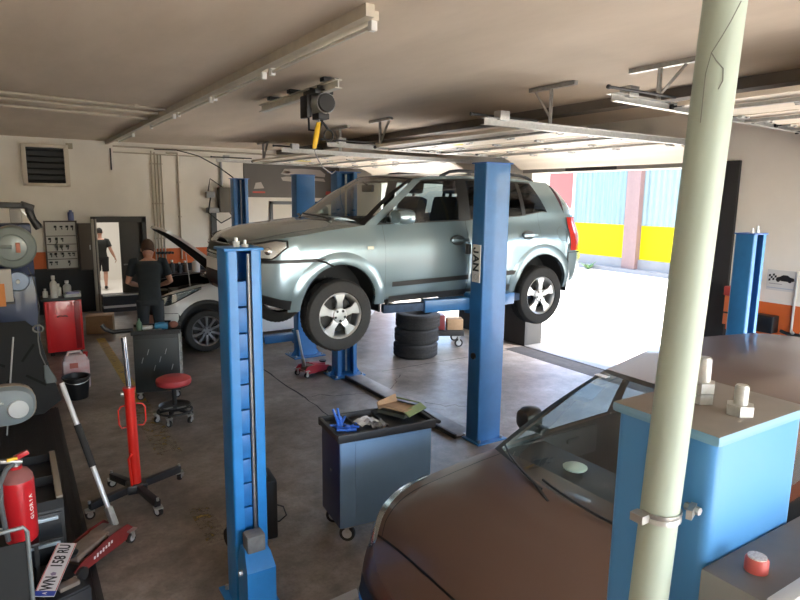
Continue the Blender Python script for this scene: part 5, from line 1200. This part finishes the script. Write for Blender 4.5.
for x in (-.22, .22):
    for y in (-.15, .15): castor(t, x, y, .112, .045)
mb = MB(); mb.cyl((-.2, .1, .4), (-.2, .1, .4)  if 0 else (-.2, .1, .41), .01); mb.bm.free()
for k, (dx, dy, sx, sy, h, c_, lab, cat) in enumerate(((.06, .03, .16, .12, .07, mat('cyan blue box', (.02, .19, .36), .5), 'bright blue box on top of the black tool trolley', 'box'), (.205, .04, .12, .13, .09, mat('brown rag', (.25, .10, .07), .8), 'reddish brown rag heap on the right of the trolley top', 'rag'),
        (-.12, .05, .14, .1, .04, WHITE, 'white paper pad on the trolley top', 'pad'), (-.05, -.15, .2, .04, .03, STEEL, 'steel ratchet lying along the front of the trolley top', 'ratchet'), (-.2, -.05, .08, .08, .12, mat('dull green bottle', (.08, .15, .09), .5), 'dull green bottle at the left of the trolley top', 'bottle'))):
    mb = MB()
    if cat == 'bottle': mb.lathe([(0, 0), (.035, 0), (.035, .1), (.015, .13), (.015, .16), (0, .16)])
    elif cat == 'rag': mb.ball((0, 0, h * .5), (sx / 2, sy / 2, h / 2), 14, 8); 
    else:
        mb.box((0, 0, h / 2), (sx, sy, h), bev=.008)
        if cat == 'ratchet': mb.cyl((.1, 0, 0), (.1, 0, .035), .026)
        if cat == 'box': mb.box((0, 0, h + .008), (sx * .5, .02, .016), bev=.005)
    o = mb.build({'rag': 'rag', 'box': 'plastic_box'}.get(cat, cat.replace(' ', '_')), c_); a = R(-14); o.location = (1.5 + dx * math.cos(a) - dy * math.sin(a), 8.2 + dx * math.sin(a) + dy * math.cos(a), .886); o.rotation_euler = (0, 0, a); tag(o, lab, cat)

# red cabinet with bottles, jerrycan, bucket, carton
t = thing('tool_cabinet', 'bright red tool cabinet with a black worktop full of bottles', 'cabinet', (.63, 11.3, 0))
RC = mat('glossy red cabinet', (.80, .03, .035), .3, coat=.4)
mb = MB(); mb.b2(-.265, .265, -.22, .22, .06, .90, bev=.012); mb.build('cabinet', RC, t)
mb = MB(); mb.b2(-.22, .13, -.232, -.218, .10, .88, bev=.004); mb.build('door', RC, t)
mb = MB(); mb.b2(.15, .23, -.226, -.216, .10, .88, bev=.004); mb.build('side_strip', mat('dark red strip', (.36, .01, .015), .35), t)
mb = MB(); mb.tube([(-.10, -.24, .64), (-.06, -.24, .66), (-.02, -.24, .65), (.02, -.24, .655), (.05, -.24, .64)], .009, 6); mb.build('dark_mark', DARK, t)
mb = MB(); mb.b2(-.30, .26, -.24, .24, .90, .94, bev=.006); mb.build('worktop', BLACK, t)
for x in (-.2, .2):
    for y in (-.17, .17): mb = MB(); mb.cyl((x, y, 0), (x, y, .06), .03); mb.build('foot', BLACK, t)
def bottle(x, y, z, r, h, m, label, nm='bottle', cat='bottle'):
    mb = MB(); mb.lathe([(0, 0), (r, 0), (r, h * .62), (r * .85, h * .7), (r * .4, h * .78), (r * .4, h * .84)], (0, 0, 0), (0, 0, 1), 18); o = mb.build(nm, m); o.location = (x, y, z); tag(o, label, cat)
    mb = MB(); mb.lathe([(r * .5, h * .84), (r * .5, h), (0, h)], (0, 0, 0), (0, 0, 1), 14); mb.build('cap', WHITE, o)
GW = mat('off white bottle', (.62, .60, .55), .45)
bottle(.52, 11.18, .94, .055, .36, GW, 'tall white spray bottle on the red cabinet')
bottle(.59, 11.38, .94, .05, .2, GW, 'short white bottle behind the tall one on the red cabinet'); bottle(.72, 11.34, .94, .06, .25, mat('grey bottle', (.48, .47, .45), .5), 'grey-white bottle at the middle of the red cabinet top'); bottle(.40, 11.30, .94, .04, .14, GW, 'small bottle at the left edge of the red cabinet top')
for k, (x, y, sx, sy, h, m_, lab) in enumerate(((.78, 11.2, .24, .16, .05, WHITE, 'flat white packet lying on the red cabinet top'), (.78, 11.2, .18, .12, .03, mat('pale violet pack', (.30, .30, .52), .5), 'pale violet pack lying on the white packet'), (.86, 11.40, .10, .1, .06, GREY, 'grey carton behind the packets on the red cabinet'))):
    mb = MB(); mb.box((0, 0, h / 2), (sx, sy, h), bev=.006); o = mb.build('packet', m_); o.location = (x, y, .94 if k != 1 else .99); o.rotation_euler = (0, 0, .15 * k); tag(o, lab, 'packet')
t = thing('jerrycan', 'white plastic jerrycan with red streaks behind the black bucket', 'canister', (.61, 9.1, 0))
JW = mat('white canister', (.66, .60, .60), .5, col2=(.60, .30, .28), scale=5)
mb = MB(); mb.b2(-.16, .16, -.11, .11, 0, .40, bev=.03); mb.loft([ell((.0, 0, z), (1, 0, 0), (0, 1, 0), a_, b_, 20, 4) for z, a_, b_ in ((.38, .155, .105), (.44, .13, .08), (.46, .12, .05))]); mb.build('body', JW, t)
mb = MB(); mb.tube([(-.1, 0, .44), (-.08, 0, .50), (.06, 0, .50), (.09, 0, .44)], .018); mb.build('grip', JW, t)
mb = MB(); mb.cyl((.12, 0, .42), (.13, 0, .49), .03); mb.build('cap', RED, t)
mb = MB(); mb.b2(-.08, .02, -.114, -.108, .30, .37); mb.build('label', mat('red label', (.45, .12, .09), .6), t)
t = thing('bucket', 'black plastic bucket standing on the floor left of the yellow line', 'bucket', (.57, 8.62, 0))
mb = MB(); mb.lathe([(0, 0), (.125, 0), (.13, .01), (.158, .27), (.168, .275), (.168, .29), (.155, .29), (.15, .275), (.122, .02), (0, .02)], (0, 0, 0), (0, 0, 1), 28); mb.build('pail', BLACK, t)
mb = MB(); mb.tube([(.165 * math.cos(a), -.165 * math.sin(a) * .98, .28 - .06 * math.sin(a)) for a in [PI * k / 12 for k in range(13)]], .004, 6); mb.build('bail', STEEL, t)
t = thing('carton', 'brown cardboard carton on the floor in front of the back doorway', 'carton', (1.32, 12.7, 0), R(-12))
mb = MB(); mb.box((0, 0, .17), (.46, .36, .34), bev=.004); mb.build('box', CARD, t); mb = MB(); mb.box((0, 0, .341), (.46, .06, .003)); mb.build('tape', mat('brown tape', (.35, .22, .12), .4), t)

# blue machine with round cover, slotted black plate, grinder
t = thing('wheel_balancer', 'tall blue workshop machine with a big round grey cover at the left edge', 'machine', (-.20, 9.75, 0))
MB_ = mat('dark blue machine', (.006, .020, .080), .42, coat=.2)
mb = MB(); mb.b2(-.5, .44, -.2, .35, 0, 1.5, bev=.02); mb.b2(-.5, .44, -.05, .35, 1.5, 2.19, bev=.02); mb.build('housing', MB_, t)
GC = mat('grey green drum', (.24, .28, .265), .35, coat=.3)
mb = MB(); mb.lathe([(0, .13), (.12, .128), (.165, .12), (.175, .10), (.22, .09), (.26, .07), (.283, .02), (.283, -.10), (0, -.10)], (.204, -.24, 1.897), (0, -1, 0), 40); dc = mb.build('round_cover', GC, t)
mb = MB(); mb.box((.27, -.372, 1.897), (.05, .01, .13), bev=.002); mb.build('cover_label', mat('orange red label', (.52, .17, .10), .5), dc)
mb = MB(); mb.tube([(.0, -.35, 1.905), (.10, -.385, 1.91), (.20, -.385, 1.91)], .022); mb.build('cover_grip', GC, dc)
mb = MB(); mb.lathe([(0, .03), (.12, .028), (.135, .01), (.135, -.02), (0, -.02)], (.236, -.22, 1.44), (0, -1, 0), 32); ds = mb.build('round_disc', mat('steel blue disc', (.20, .24, .31), .4, .5), t)
mb = MB(); mb.cyl((.236, -.24, 1.44), (.236, -.29, 1.44), .025); mb.build('hub', WHITE, ds)
mb = MB(); mb.b2(-.06, .16, -.45, -.38, 1.20, 1.66, bev=.004); mb.bm.free()
t = thing('paper_carton', 'white carton standing on a shelf arm at the left edge', 'carton', (-.02, 9.25, 1.221))
mb = MB(); mb.b2(-.30, -.01, -.05, .05, 0, .42, bev=.004); mb.build('box', mat('dull white carton', (.50, .47, .42), .6), t)
mb = MB(); mb.b2(-.30, -.095, -.085, -.061, -.05, .24); mb.build('orange_flap', mat('orange card', (.62, .2, .03), .5), t)
mb = MB(); mb.b2(-.5, .0, -.058, .29, 0, .03); o = mb.build('shelf_arm', DARK); o.location = (-.02, 9.25, 1.19); tag(o, 'dark shelf arm under the white carton on the blue machine', 'shelf')
t = thing('impact_wrench', 'black pneumatic impact wrench lying on top of the blue machine', 'impact wrench', (-.02, 9.85, 2.195))
mb = MB(); mb.bar((-.42, 0, .25), (.22, 0, .24), .09, .08, bev=.02); mb.bar((.16, 0, .26), (.32, 0, .20), .09, .09, bev=.02); mb.loft([ell(Vector(p_), (1, 0, .4), (0, 1, 0), r_, .04, 14, 2.5) for p_, r_ in (((.26, 0, .22), .05), ((.27, 0, .12), .05), ((.30, -.0, .04), .042), ((.345, 0, -.04), .05), ((.36, 0, -.08), .04))]); mb.build('body', BLACK, t)
mb = MB(); mb.bar((.16, 0, .20), (.22, -.0, .10), .05, .03, bev=.008); mb.build('trigger', STEEL, t)
mb = MB(); mb.box((.10, 0, .1), (.14, .08, .195), bev=.015); mb.build('stand', mat('dull grey holder', (.28, .27, .25), .5), t)
mb = MB(); mb.box((0, 0, .045), (.2, .2, .09), bev=.01); o = mb.build('green_case', mat('green case', (.05, .17, .05), .5)); o.location = (-.22, 9.85, 2.19); tag(o, 'green case on the blue machine under an orange case', 'case')
mb = MB(); mb.box((0, 0, .05), (.2, .19, .10), bev=.01); o = mb.build('orange_case', mat('orange case', (.60, .16, .06), .5)); o.location = (-.22, 9.85, 2.281); tag(o, 'orange case stacked on the green case on the blue machine', 'case')
# leaning slotted black plate
t = thing('turntable_plate', 'large black eight-sided plate with cross slots leaning at left', 'plate', (-.05, 8.05, .018))
mb = MB(); PU = Vector((1, -.08, 0)).normalized(); PV = Vector((0, .36, .93)).normalized()
poly = [(-.40, .30), (-.34, .12), (.22, .12), (.42, .26), (.30, .78), (.24, 1.12), (.12, 1.25), (-.3, 1.25)]
PWn = PU.cross(PV).normalized()
mb.prism(poly, (0, 0, -.10), PU, PV, PWn * -.03); mb.build('plate', mat('black slotted plate', (.006, .007, .007), .7), t)
slot = mat('slot black', (.004, .004, .004), .9)
for a0 in (55, 150, 235, 325):
    mb = MB(); d = Vector((math.cos(R(a0)), math.sin(R(a0)))); c0 = Vector((-.02, .66)); p_ = Vector((-d.y, d.x)) * .014; q = [c0 + d * .12 - p_, c0 + d * .36 - p_, c0 + d * .36 + p_, c0 + d * .12 + p_]
    mb.prism([tuple(v) for v in q], Vector((0, 0, -.10)) + PWn * .003, PU, PV, PWn * -.002); mb.build('slot', slot, t)
mb = MB(); mb.cyl(PU * .10 + PV * .42 + Vector((0, 0, -.10)) + PWn * .004, PU * .10 + PV * .42 + Vector((0, 0, -.1)), .035); mb.build('centre_hole', slot, t)
t = thing('hanging_cable', 'thin grey cable with a flat plug hanging over the slotted plate', 'cable', (.12, 7.78, .5))
mb = MB(); mb.tube([(.04, 1.68, 1.13), (.09, 1.6, .98), (.115, .9, .72), (.06, .08, .62), (.05, -.02, .48), (.06, -.05, .33), (.10, -.07, .20)], .006, 6); mb.build('cable', mat('grey cable', (.14, .14, .13), .6), t)
mb = MB(); mb.loft([ell((.10, -.075, .20), (1, 0, 0), (0, 1, 0), .02, .015, 8, 3), ell((.13, -.09, .06), (1, 0, 0), (0, 1, 0), .055, .018, 8, 4), ell((.14, -.095, .0), (1, 0, 0), (0, 1, 0), .055, .018, 8, 4)]); mb.build('plug', mat('grey plug', (.10, .12, .12), .6), t)
mb = MB(); mb.tube([(.06 + .05 * math.cos(a), .05, .60 + .04 * math.sin(a)) for a in [2 * PI * k / 14 for k in range(14)]], .011, 6, closed=True); mb.build('cable_knot', mat('grey cable', (.14, .14, .13), .6), t)
t = thing('bench_grinder', 'dusty grey machine head with a round pale cap at the left edge', 'machine', (-.255, 5.75, .05))
mb = MB(); mb.cyl((-.2, .0, 0), (-.2, 0, .80), .05); mb.box((-.2, 0, .01), (.34, .3, .02)); mb.build('pedestal', DARK, t)
BE = mat('dusty beige casing', (.34, .29, .23), .8, var=.25, scale=10); GB = mat('blue grey casing', (.19, .23, .25), .5)
rg = []
for y, a_, b_ in ((.22, .06, .05), (.2, .14, .10), (.05, .20, .155), (-.06, .21, .165)): rg.append(ell((.12, y, .85 + .02 * y), (1, 0, .0), (0, 0, 1), a_, b_, 28, 2.6))
mb = MB(); mb.loft(rg); mb.build('casing', BE, t)
mb = MB(); mb.loft([ell((.12, -.06, .85), (1, 0, 0), (0, 0, 1), .205, .16, 28, 2.6), ell((.12, -.12, .845), (1, 0, 0), (0, 0, 1), .19, .145, 28, 2.6), ell((.12, -.135, .845), (1, 0, 0), (0, 0, 1), .15, .11, 28, 2.6)]); mb.build('front_shell', GB, t)
mb = MB(); mb.lathe([(0, .02), (.07, .018), (.08, 0), (.08, -.02)], (.20, -.13, .83), (0.15, -1, .1), 26); mb.build('round_cap', mat('pale grey cap', (.44, .47, .48), .4), t)
mb = MB(); mb.tube([(-.06, -.05, 1.02), (.0, -.02, 1.06), (.05, 0, 1.03), (.08, -.08, .93), (.09, -.13, .88)], .022, 8); mb.build('bracket', mat('pale bracket', (.5, .52, .5), .5), t)
mb = MB(); mb.bar((-.2, 0, .78), (.0, 0, .82), .06, .06); mb.build('arm', DARK, t)
mb = MB(); mb.cyl((0, 0, 0), (.14, .10, 1.05), .008, n=8); o = mb.build('thin_rod', mat('pale rod', (.42, .44, .44), .4, .4)); o.location = (-.2, 7.55, .018); tag(o, 'thin pale rod leaning in front of the slotted black plate', 'rod')

# booster case behind the front post
t = thing('jump_starter', 'black and red wheeled charger case behind the light blue post', 'charger', (1.42, 4.22, 0), R(-6))
mb = MB(); mb.b2(-.04, .14, -.1, .16, .03, .50, bev=.02); mb.build('case', BLACK, t)
mb = MB(); mb.b2(-.16, .03, -.12, .1, .05, .46, bev=.015); mb.build('red_side', mat('dark red case', (.16, .015, .015), .5), t)
mb = MB(); mb.tube([(-.1, 0, .45), (-.12, 0, .6), (.05, 0, .61), (.08, 0, .49)], .014); mb.build('carry_handle', BLACK, t)
mb = MB(); mb.tube([(.14, .0, .26), (.2, -.03, .24), (.22, -.04, .17), (.17, -.02, .12), (.13, 0, .12)], .006, 6); mb.build('lead', BLACK, t)
mb = MB(); mb.lathe([(.0, -.025), (.07, -.025), (.08, -.01), (.08, .01), (.07, .025), (0, .025)], (-.2, -.02, .08), (1, .3, 0), 22); mb.build('wheel', RUBBER, t)
mb = MB(); mb.cyl((-.2, -.02, .08), (.05, .0, .08), .012); mb.build('axle', STEEL, t)

# workbench clutter on the back wall behind the mechanic
t = thing('workbench', 'dark workbench along the back wall behind the white car', 'workbench', (3.9, 14.7, 0))
mb = MB(); mb.b2(-.9, .95, -.3, .3, .78, .83, bev=.005); mb.build('worktop', mat('dark bench top', (.04, .035, .03), .6), t)
for x in (-.85, .9):
    for y in (-.26, .26): mb = MB(); mb.b2(x - .03, x + .03, y - .03, y + .03, 0, .78); mb.build('leg', DARK, t)
bottle(3.08, 14.6, .83, .06, .3, BLACK, 'black oil bottle on the back workbench, leftmost'); bottle(3.25, 14.62, .83, .05, .24, DARK, 'dark grey bottle second on the back workbench'); bottle(3.62, 14.6, .83, .09, .34, GW, 'white canister on the back workbench behind the raised hood'); bottle(3.4, 14.7, .83, .06, .26, mat('brown bottle', (.10, .06, .04), .4), 'brown bottle between others on the back workbench')
t = thing('socket_rail', 'black rail of sockets on the orange band behind the mechanic', 'rail', (3.0, YB - .048, 1.26))
mb = MB(); mb.b2(-.16, .22, -.03, 0, -.02, .03); mb.build('rail', BLACK, t)
for k in range(5): mb = MB(); mb.cyl((-.13 + k * .08, -.03, 0), (-.13 + k * .08, -.09, 0), .03, n=10); mb.build('socket', BLACK, t)

# right wall items
t = thing('wall_sign', 'white wall sign with a black car and chequered flag on the right wall', 'sign', (XW, 3.62, 1.70))
mb = MB(); mb.b2(-.012, -.001, -.16, .16, -.125, .12); mb.build('sign_plate', mat('sign white', (.60, .60, .58), .5), t)
K = mat('sign black', (.01, .01, .01), .5)
A_ = lambda: dict(o=(-.0135, 0, 0), u=(0, -1, 0), v=(0, 0, 1), w=(.002, 0, 0))
mb = MB(); mb.prism([(-.06, .0), (-.05, .03), (-.01, .045), (.02, .065), (.07, .065), (.10, .045), (.145, .035), (.15, .005), (.125, -.005), (.11, .012), (.085, -.01), (.0, -.008), (-.02, .01), (-.04, -.005)], **A_()); mb.build('car_emblem', K, t)
for cx_ in (-.03, .10): mb = MB(); mb.lathe([(.0, .002), (.022, .002), (.022, 0)], (-.0135, -cx_, -.0), (-1, 0, 0), 14); mb.build('emblem_wheel', K, t)
for i in range(4):
    for j in range(3):
        if (i + j) % 2 == 0: mb = MB(); mb.prism([(-.14 + i * .022, -.02 + j * .026 + i * .006), (-.118 + i * .022, -.014 + j * .026 + i * .006), (-.118 + i * .022, .012 + j * .026 + i * .006), (-.14 + i * .022, .006 + j * .026 + i * .006)], **A_()); mb.build('flag_square', K, t)
mb = MB(); mb.b2(-.0138, -.012, -.02, .13, -.05, -.042); mb.build('caption_line', GREY, t)
mb = MB(); mb.b2(-.0138, -.012, -.15, .15, -.10, -.09); mb.build('blue_line', mat('pale blue print', (.35, .42, .5), .5), t)
conduit([(XW - .02, 3.44, .3), (XW - .02, 3.44, 1.82)], .014, 'pale upright conduit on the right wall beside the car sign', mat('pale conduit', (.5, .5, .48), .5))
t = thing('wall_tank', 'black tank fixed on the orange band of the right wall', 'tank', (XW, 3.74, 1.12))
mb = MB(); mb.b2(-.15, -.0, -.15, .10, -.05, .16, bev=.02); mb.build('tank', BLACK, t)
mb = MB(); mb.tube([(-.1, -.22, .0), (-.1, -.30, -.02), (-.09, -.42, -.02), (-.08, -.5, -.0)], .02); mb.build('hose', BLACK, t)
for k in range(2): mb = MB(); mb.cyl((-.08, -.36 - k * .1, -.02), (-.14, -.36 - k * .1, .02), .018); mb.build('valve', STEEL, t)
t = thing('orange_box', 'orange-red wall box between the black post and the right blue column', 'box', (XW - .05, 4.10, 1.12))
mb = MB(); mb.b2(-.16, -.0, -.12, .06, -.02, .34, bev=.01); mb.build('case', mat('orange red case', (.60, .15, .05), .5), t)
mb = MB(); mb.b2(-.18, -.0, -.14, .07, .34, .46, bev=.02); mb.build('lid', mat('dull red lid', (.40, .05, .04), .5), t)
mb = MB(); mb.b2(-.165, -.15, -.12, .06, .12, .14); mb.build('strap', DARK, t)

# ------------------------------------------------------------------ people
def hand(mb, w, d, side_v, n, s=1.):
    """w wrist, d pointing direction, side_v towards the thumb, n palm normal"""
    w, d, sv, n = Vector(w), Vector(d).normalized(), Vector(side_v).normalized(), Vector(n).normalized()
    mb.loft([ell(w + d * a * s, sv, n, r1 * s, r2 * s, 12, 2.4) for a, r1, r2 in ((-.02, .027, .02), (.02, .034, .018), (.06, .042, .016), (.095, .040, .013))])
    for k, (o_, L) in enumerate(((.030, .072), (.010, .082), (-.011, .076), (-.031, .060))):
        b = w + d * .085 * s + sv * o_ * s
        mb.tube([b, b + (d + n * .15) * L * .45 * s, b + (d + n * .5) * L * .75 * s, b + (d + n * .9) * L * .95 * s], [.0095 * s, .009 * s, .008 * s, .0065 * s], 8)
    b = w + d * .03 * s + sv * .03 * s
    mb.tube([b, b + (d * .6 + sv * .7 + n * .2) * .04 * s, b + (d * .9 + sv * .6 + n * .4) * .075 * s], [.012 * s, .011 * s, .008 * s], 8)
def human(label, loc, rz, J, shirt, pants, hairm, shorts=False, s=1., shoe=BLACK, hs=1.):
    t = thing('person', label, 'person', loc, rz)
    V = {k: Vector(v) for k, v in J.items()}
    X, Yv, Z = Vector((1, 0, 0)), Vector((0, 1, 0)), Vector((0, 0, 1))
    up_ = (V['neck'] - V['pelvis']).normalized(); fwd = X.cross(up_) * -1; fwd = up_.cross(X)
    def torso(mb, g, lo=-.10, hi=1.0):
        T = lambda f: V['pelvis'].lerp(V['neck'], f)
        pr = [(-.16, .155, .105), (-.06, .168, .118), (.10, .160, .112), (.28, .150, .105), (.50, .168, .115), (.70, .188, .122), (.84, .195, .110), (.93, .150, .088), (1.0, .075, .068)]
        mb.loft([ell(T(f) , X, fwd, a + g, b + g, 24, 2.5) for f, a, b in pr if lo <= f <= hi])
    def arm(mb, s_, g, end=2):
        k = 'L' if s_ < 0 else 'R'; S_, E, W = V['sh' + k], V['el' + k], V['wr' + k]
        if end == 2: mb.tube([S_ + Vector((-s_ * .05, 0, 0)), S_, S_.lerp(E, .4), E, E.lerp(W, .35), W], [.06, .058, .05, .042, .043, .028], 14)
        else: mb.tube([S_ + Vector((-s_ * .07, 0, .0)), S_, S_.lerp(E, .35), S_.lerp(E, .68)], [.07 + g, .066 + g, .064 + g, .066 + g], 16)
    def leg(mb, s_, g, upto=3):
        k = 'L' if s_ < 0 else 'R'; Hh, K_, A_2 = V['hip' + k], V['kn' + k], V['an' + k]
        if upto == 3: mb.tube([Hh + Vector((0, 0, .05)), Hh, Hh.lerp(K_, .5), K_, K_.lerp(A_2, .3), A_2.lerp(K_, .15), A_2], [.10 + g, .092 + g, .074 + g, .055 + g, .058 + g, .04 + g, .036 + g], 16)
        elif upto == 2: mb.tube([Hh + Vector((0, 0, .05)), Hh, Hh.lerp(K_, .5), K_.lerp(Hh, .08)], [.108, .105, .096, .092], 16)
        else: mb.tube([Hh + Vector((0, 0, .05)), Hh, Hh.lerp(K_, .5), K_, K_.lerp(A_2, .35), A_2.lerp(K_, .02)], [.108, .104, .088, .072, .070, .062], 16)
    mb = MB(); torso(mb, -.012, -.2, 1.0)
    hd = V['head']; nk = V['neck']; hu = (hd - nk).normalized(); hf = hu.cross(X)
    mb.tube([nk - up_ * .05, nk, hd - hu * .04], [.062, .056, .052], 14)
    hr = []
    for z, a, b, c_ in ((-.115, .028, .03, .055), (-.095, .046, .055, .040), (-.06, .060, .075, .022), (-.02, .070, .090, .008), (.02, .075, .097, 0), (.06, .074, .096, -.004), (.095, .060, .080, -.006), (.118, .035, .048, -.008), (.126, .008, .01, -.01)): hr.append(ell(hd + (hu * z + hf * c_) * hs, X, hf, a * hs, b * hs, 22, 2.1))
    mb.loft(hr)
    for s_ in (-1, 1):
        mb.ball(hd + X * s_ * .077 * hs - hu * .005 - hf * .005, (.013, .022, .032), 10, 8)          # ears
        mb.ball(hd + X * s_ * .032 + hf * .084 + hu * .012, (.013, .010, .010), 8, 6)           # eyes
        arm(mb, s_, 0); k = 'L' if s_ < 0 else 'R'
        d = V['wr' + k] - V['el' + k]; dn = d.normalized(); thumb = V['th' + k]; nrm = dn.cross(thumb) * (1 if s_ < 0 else -1)
        hand(mb, V['wr' + k], dn, thumb, nrm, 1.0)
        leg(mb, s_, 0)
    mb.loft([ell(hd + hf * a + hu * z, X, hu, r1, r2, 10) for a, z, r1, r2 in ((.08, .02, .008, .012), (.108, -.018, .015, .014), (.10, -.03, .012, .008))])   # nose
    mb.ball(hd + hf * .092 - hu * .055, (.022, .010, .007), 10, 6)                                 # mouth
    body = mb.build('body', SKIN, t); remesh(body, .0065, 5)
    mb = MB(); torso(mb, .006, -.1, .95); [arm(mb, s_, .004, 1) for s_ in (-1, 1)]; o = mb.build('shirt', shirt, t); remesh(o, .012, 5)
    mb = MB(); torso(mb, .004, -.2, .12); [leg(mb, s_, 0, 2 if shorts else 1) for s_ in (-1, 1)]; o = mb.build('shorts' if shorts else 'trousers', pants, t); remesh(o, .012, 4)
    hr = []
    for z, a, b, c_ in ((-.035, .070, .075, -.028), (.0, .0775, .089, -.018), (.04, .0785, .096, -.010), (.075, .073, .092, -.008), (.105, .056, .074, -.009), (.126, .03, .045, -.009), (.132, .006, .01, -.01)): hr.append(ell(hd + (hu * z + hf * c_) * hs, X, hf, a * hs, b * hs, 22, 2.1))
    mb = MB(); mb.loft(hr); mb.build('hair', hairm, t)
    for k in 'LR':
        a = V['an' + k]; mb = MB(); mb.loft([ell(a + Vector((0, y, z)), X, Z, r1, r2, 16, 2.6) for y, z, r1, r2 in ((-.07, -.04, .03, .035), (-.04, -.035, .042, .05), (.04, -.045, .044, .04), (.12, -.055, .046, .028), (.18, -.06, .03, .02))]); mb.build('shoe', shoe, t)
    return t
DSH = mat('dark slate shirt', (.030, .040, .046), .9, var=.2, scale=10)
human('mechanic in a dark t-shirt leaning into the white car with raised hood', (1.76, 10.0, .005), R(-12), dict(pelvis=(0, -.02, 1.0), neck=(0, .10, 1.62), head=(0, .17, 1.75), shL=(-.215, .08, 1.57), shR=(.215, .08, 1.57), elL=(-.31, .10, 1.25), elR=(.31, .10, 1.25), wrL=(-.15, .34, 1.16), wrR=(.15, .34, 1.16), thL=(.6, .3, .8), thR=(-.6, .3, .8),
    hipL=(-.10, -.02, .93), hipR=(.10, -.02, .93), knL=(-.12, .02, .51), knR=(.12, .02, .51), anL=(-.13, -.02, .09), anR=(.13, -.02, .09)), DSH, mat('dark work trousers', (.035, .042, .05), .9), mat('short brown hair', (.10, .055, .038), .9), hs=1.24)
human('person in dark shirt and shorts walking away beyond the back doorway', (2.05, 18.5, .004), R(-10), dict(pelvis=(0, 0, .98), neck=(0, .01, 1.52), head=(0, .03, 1.70), shL=(-.19, 0, 1.45), shR=(.19, 0, 1.45), elL=(-.25, -.03, 1.16), elR=(.27, -.04, 1.18), wrL=(-.24, .07, .92), wrR=(.36, .03, .95), thL=(.2, 1, 0), thR=(-.2, 1, 0),
    hipL=(-.10, 0, .92), hipR=(.10, 0, .92), knL=(-.11, .10, .52), knR=(.10, -.02, .50), anL=(-.11, .12, .09), anR=(.10, -.2, .12)), mat('black shirt', (.02, .022, .02), .9), mat('black shorts', (.012, .012, .014), .9), mat('dark hair', (.015, .012, .01), .9), shorts=True).scale = (.94, .94, .925)
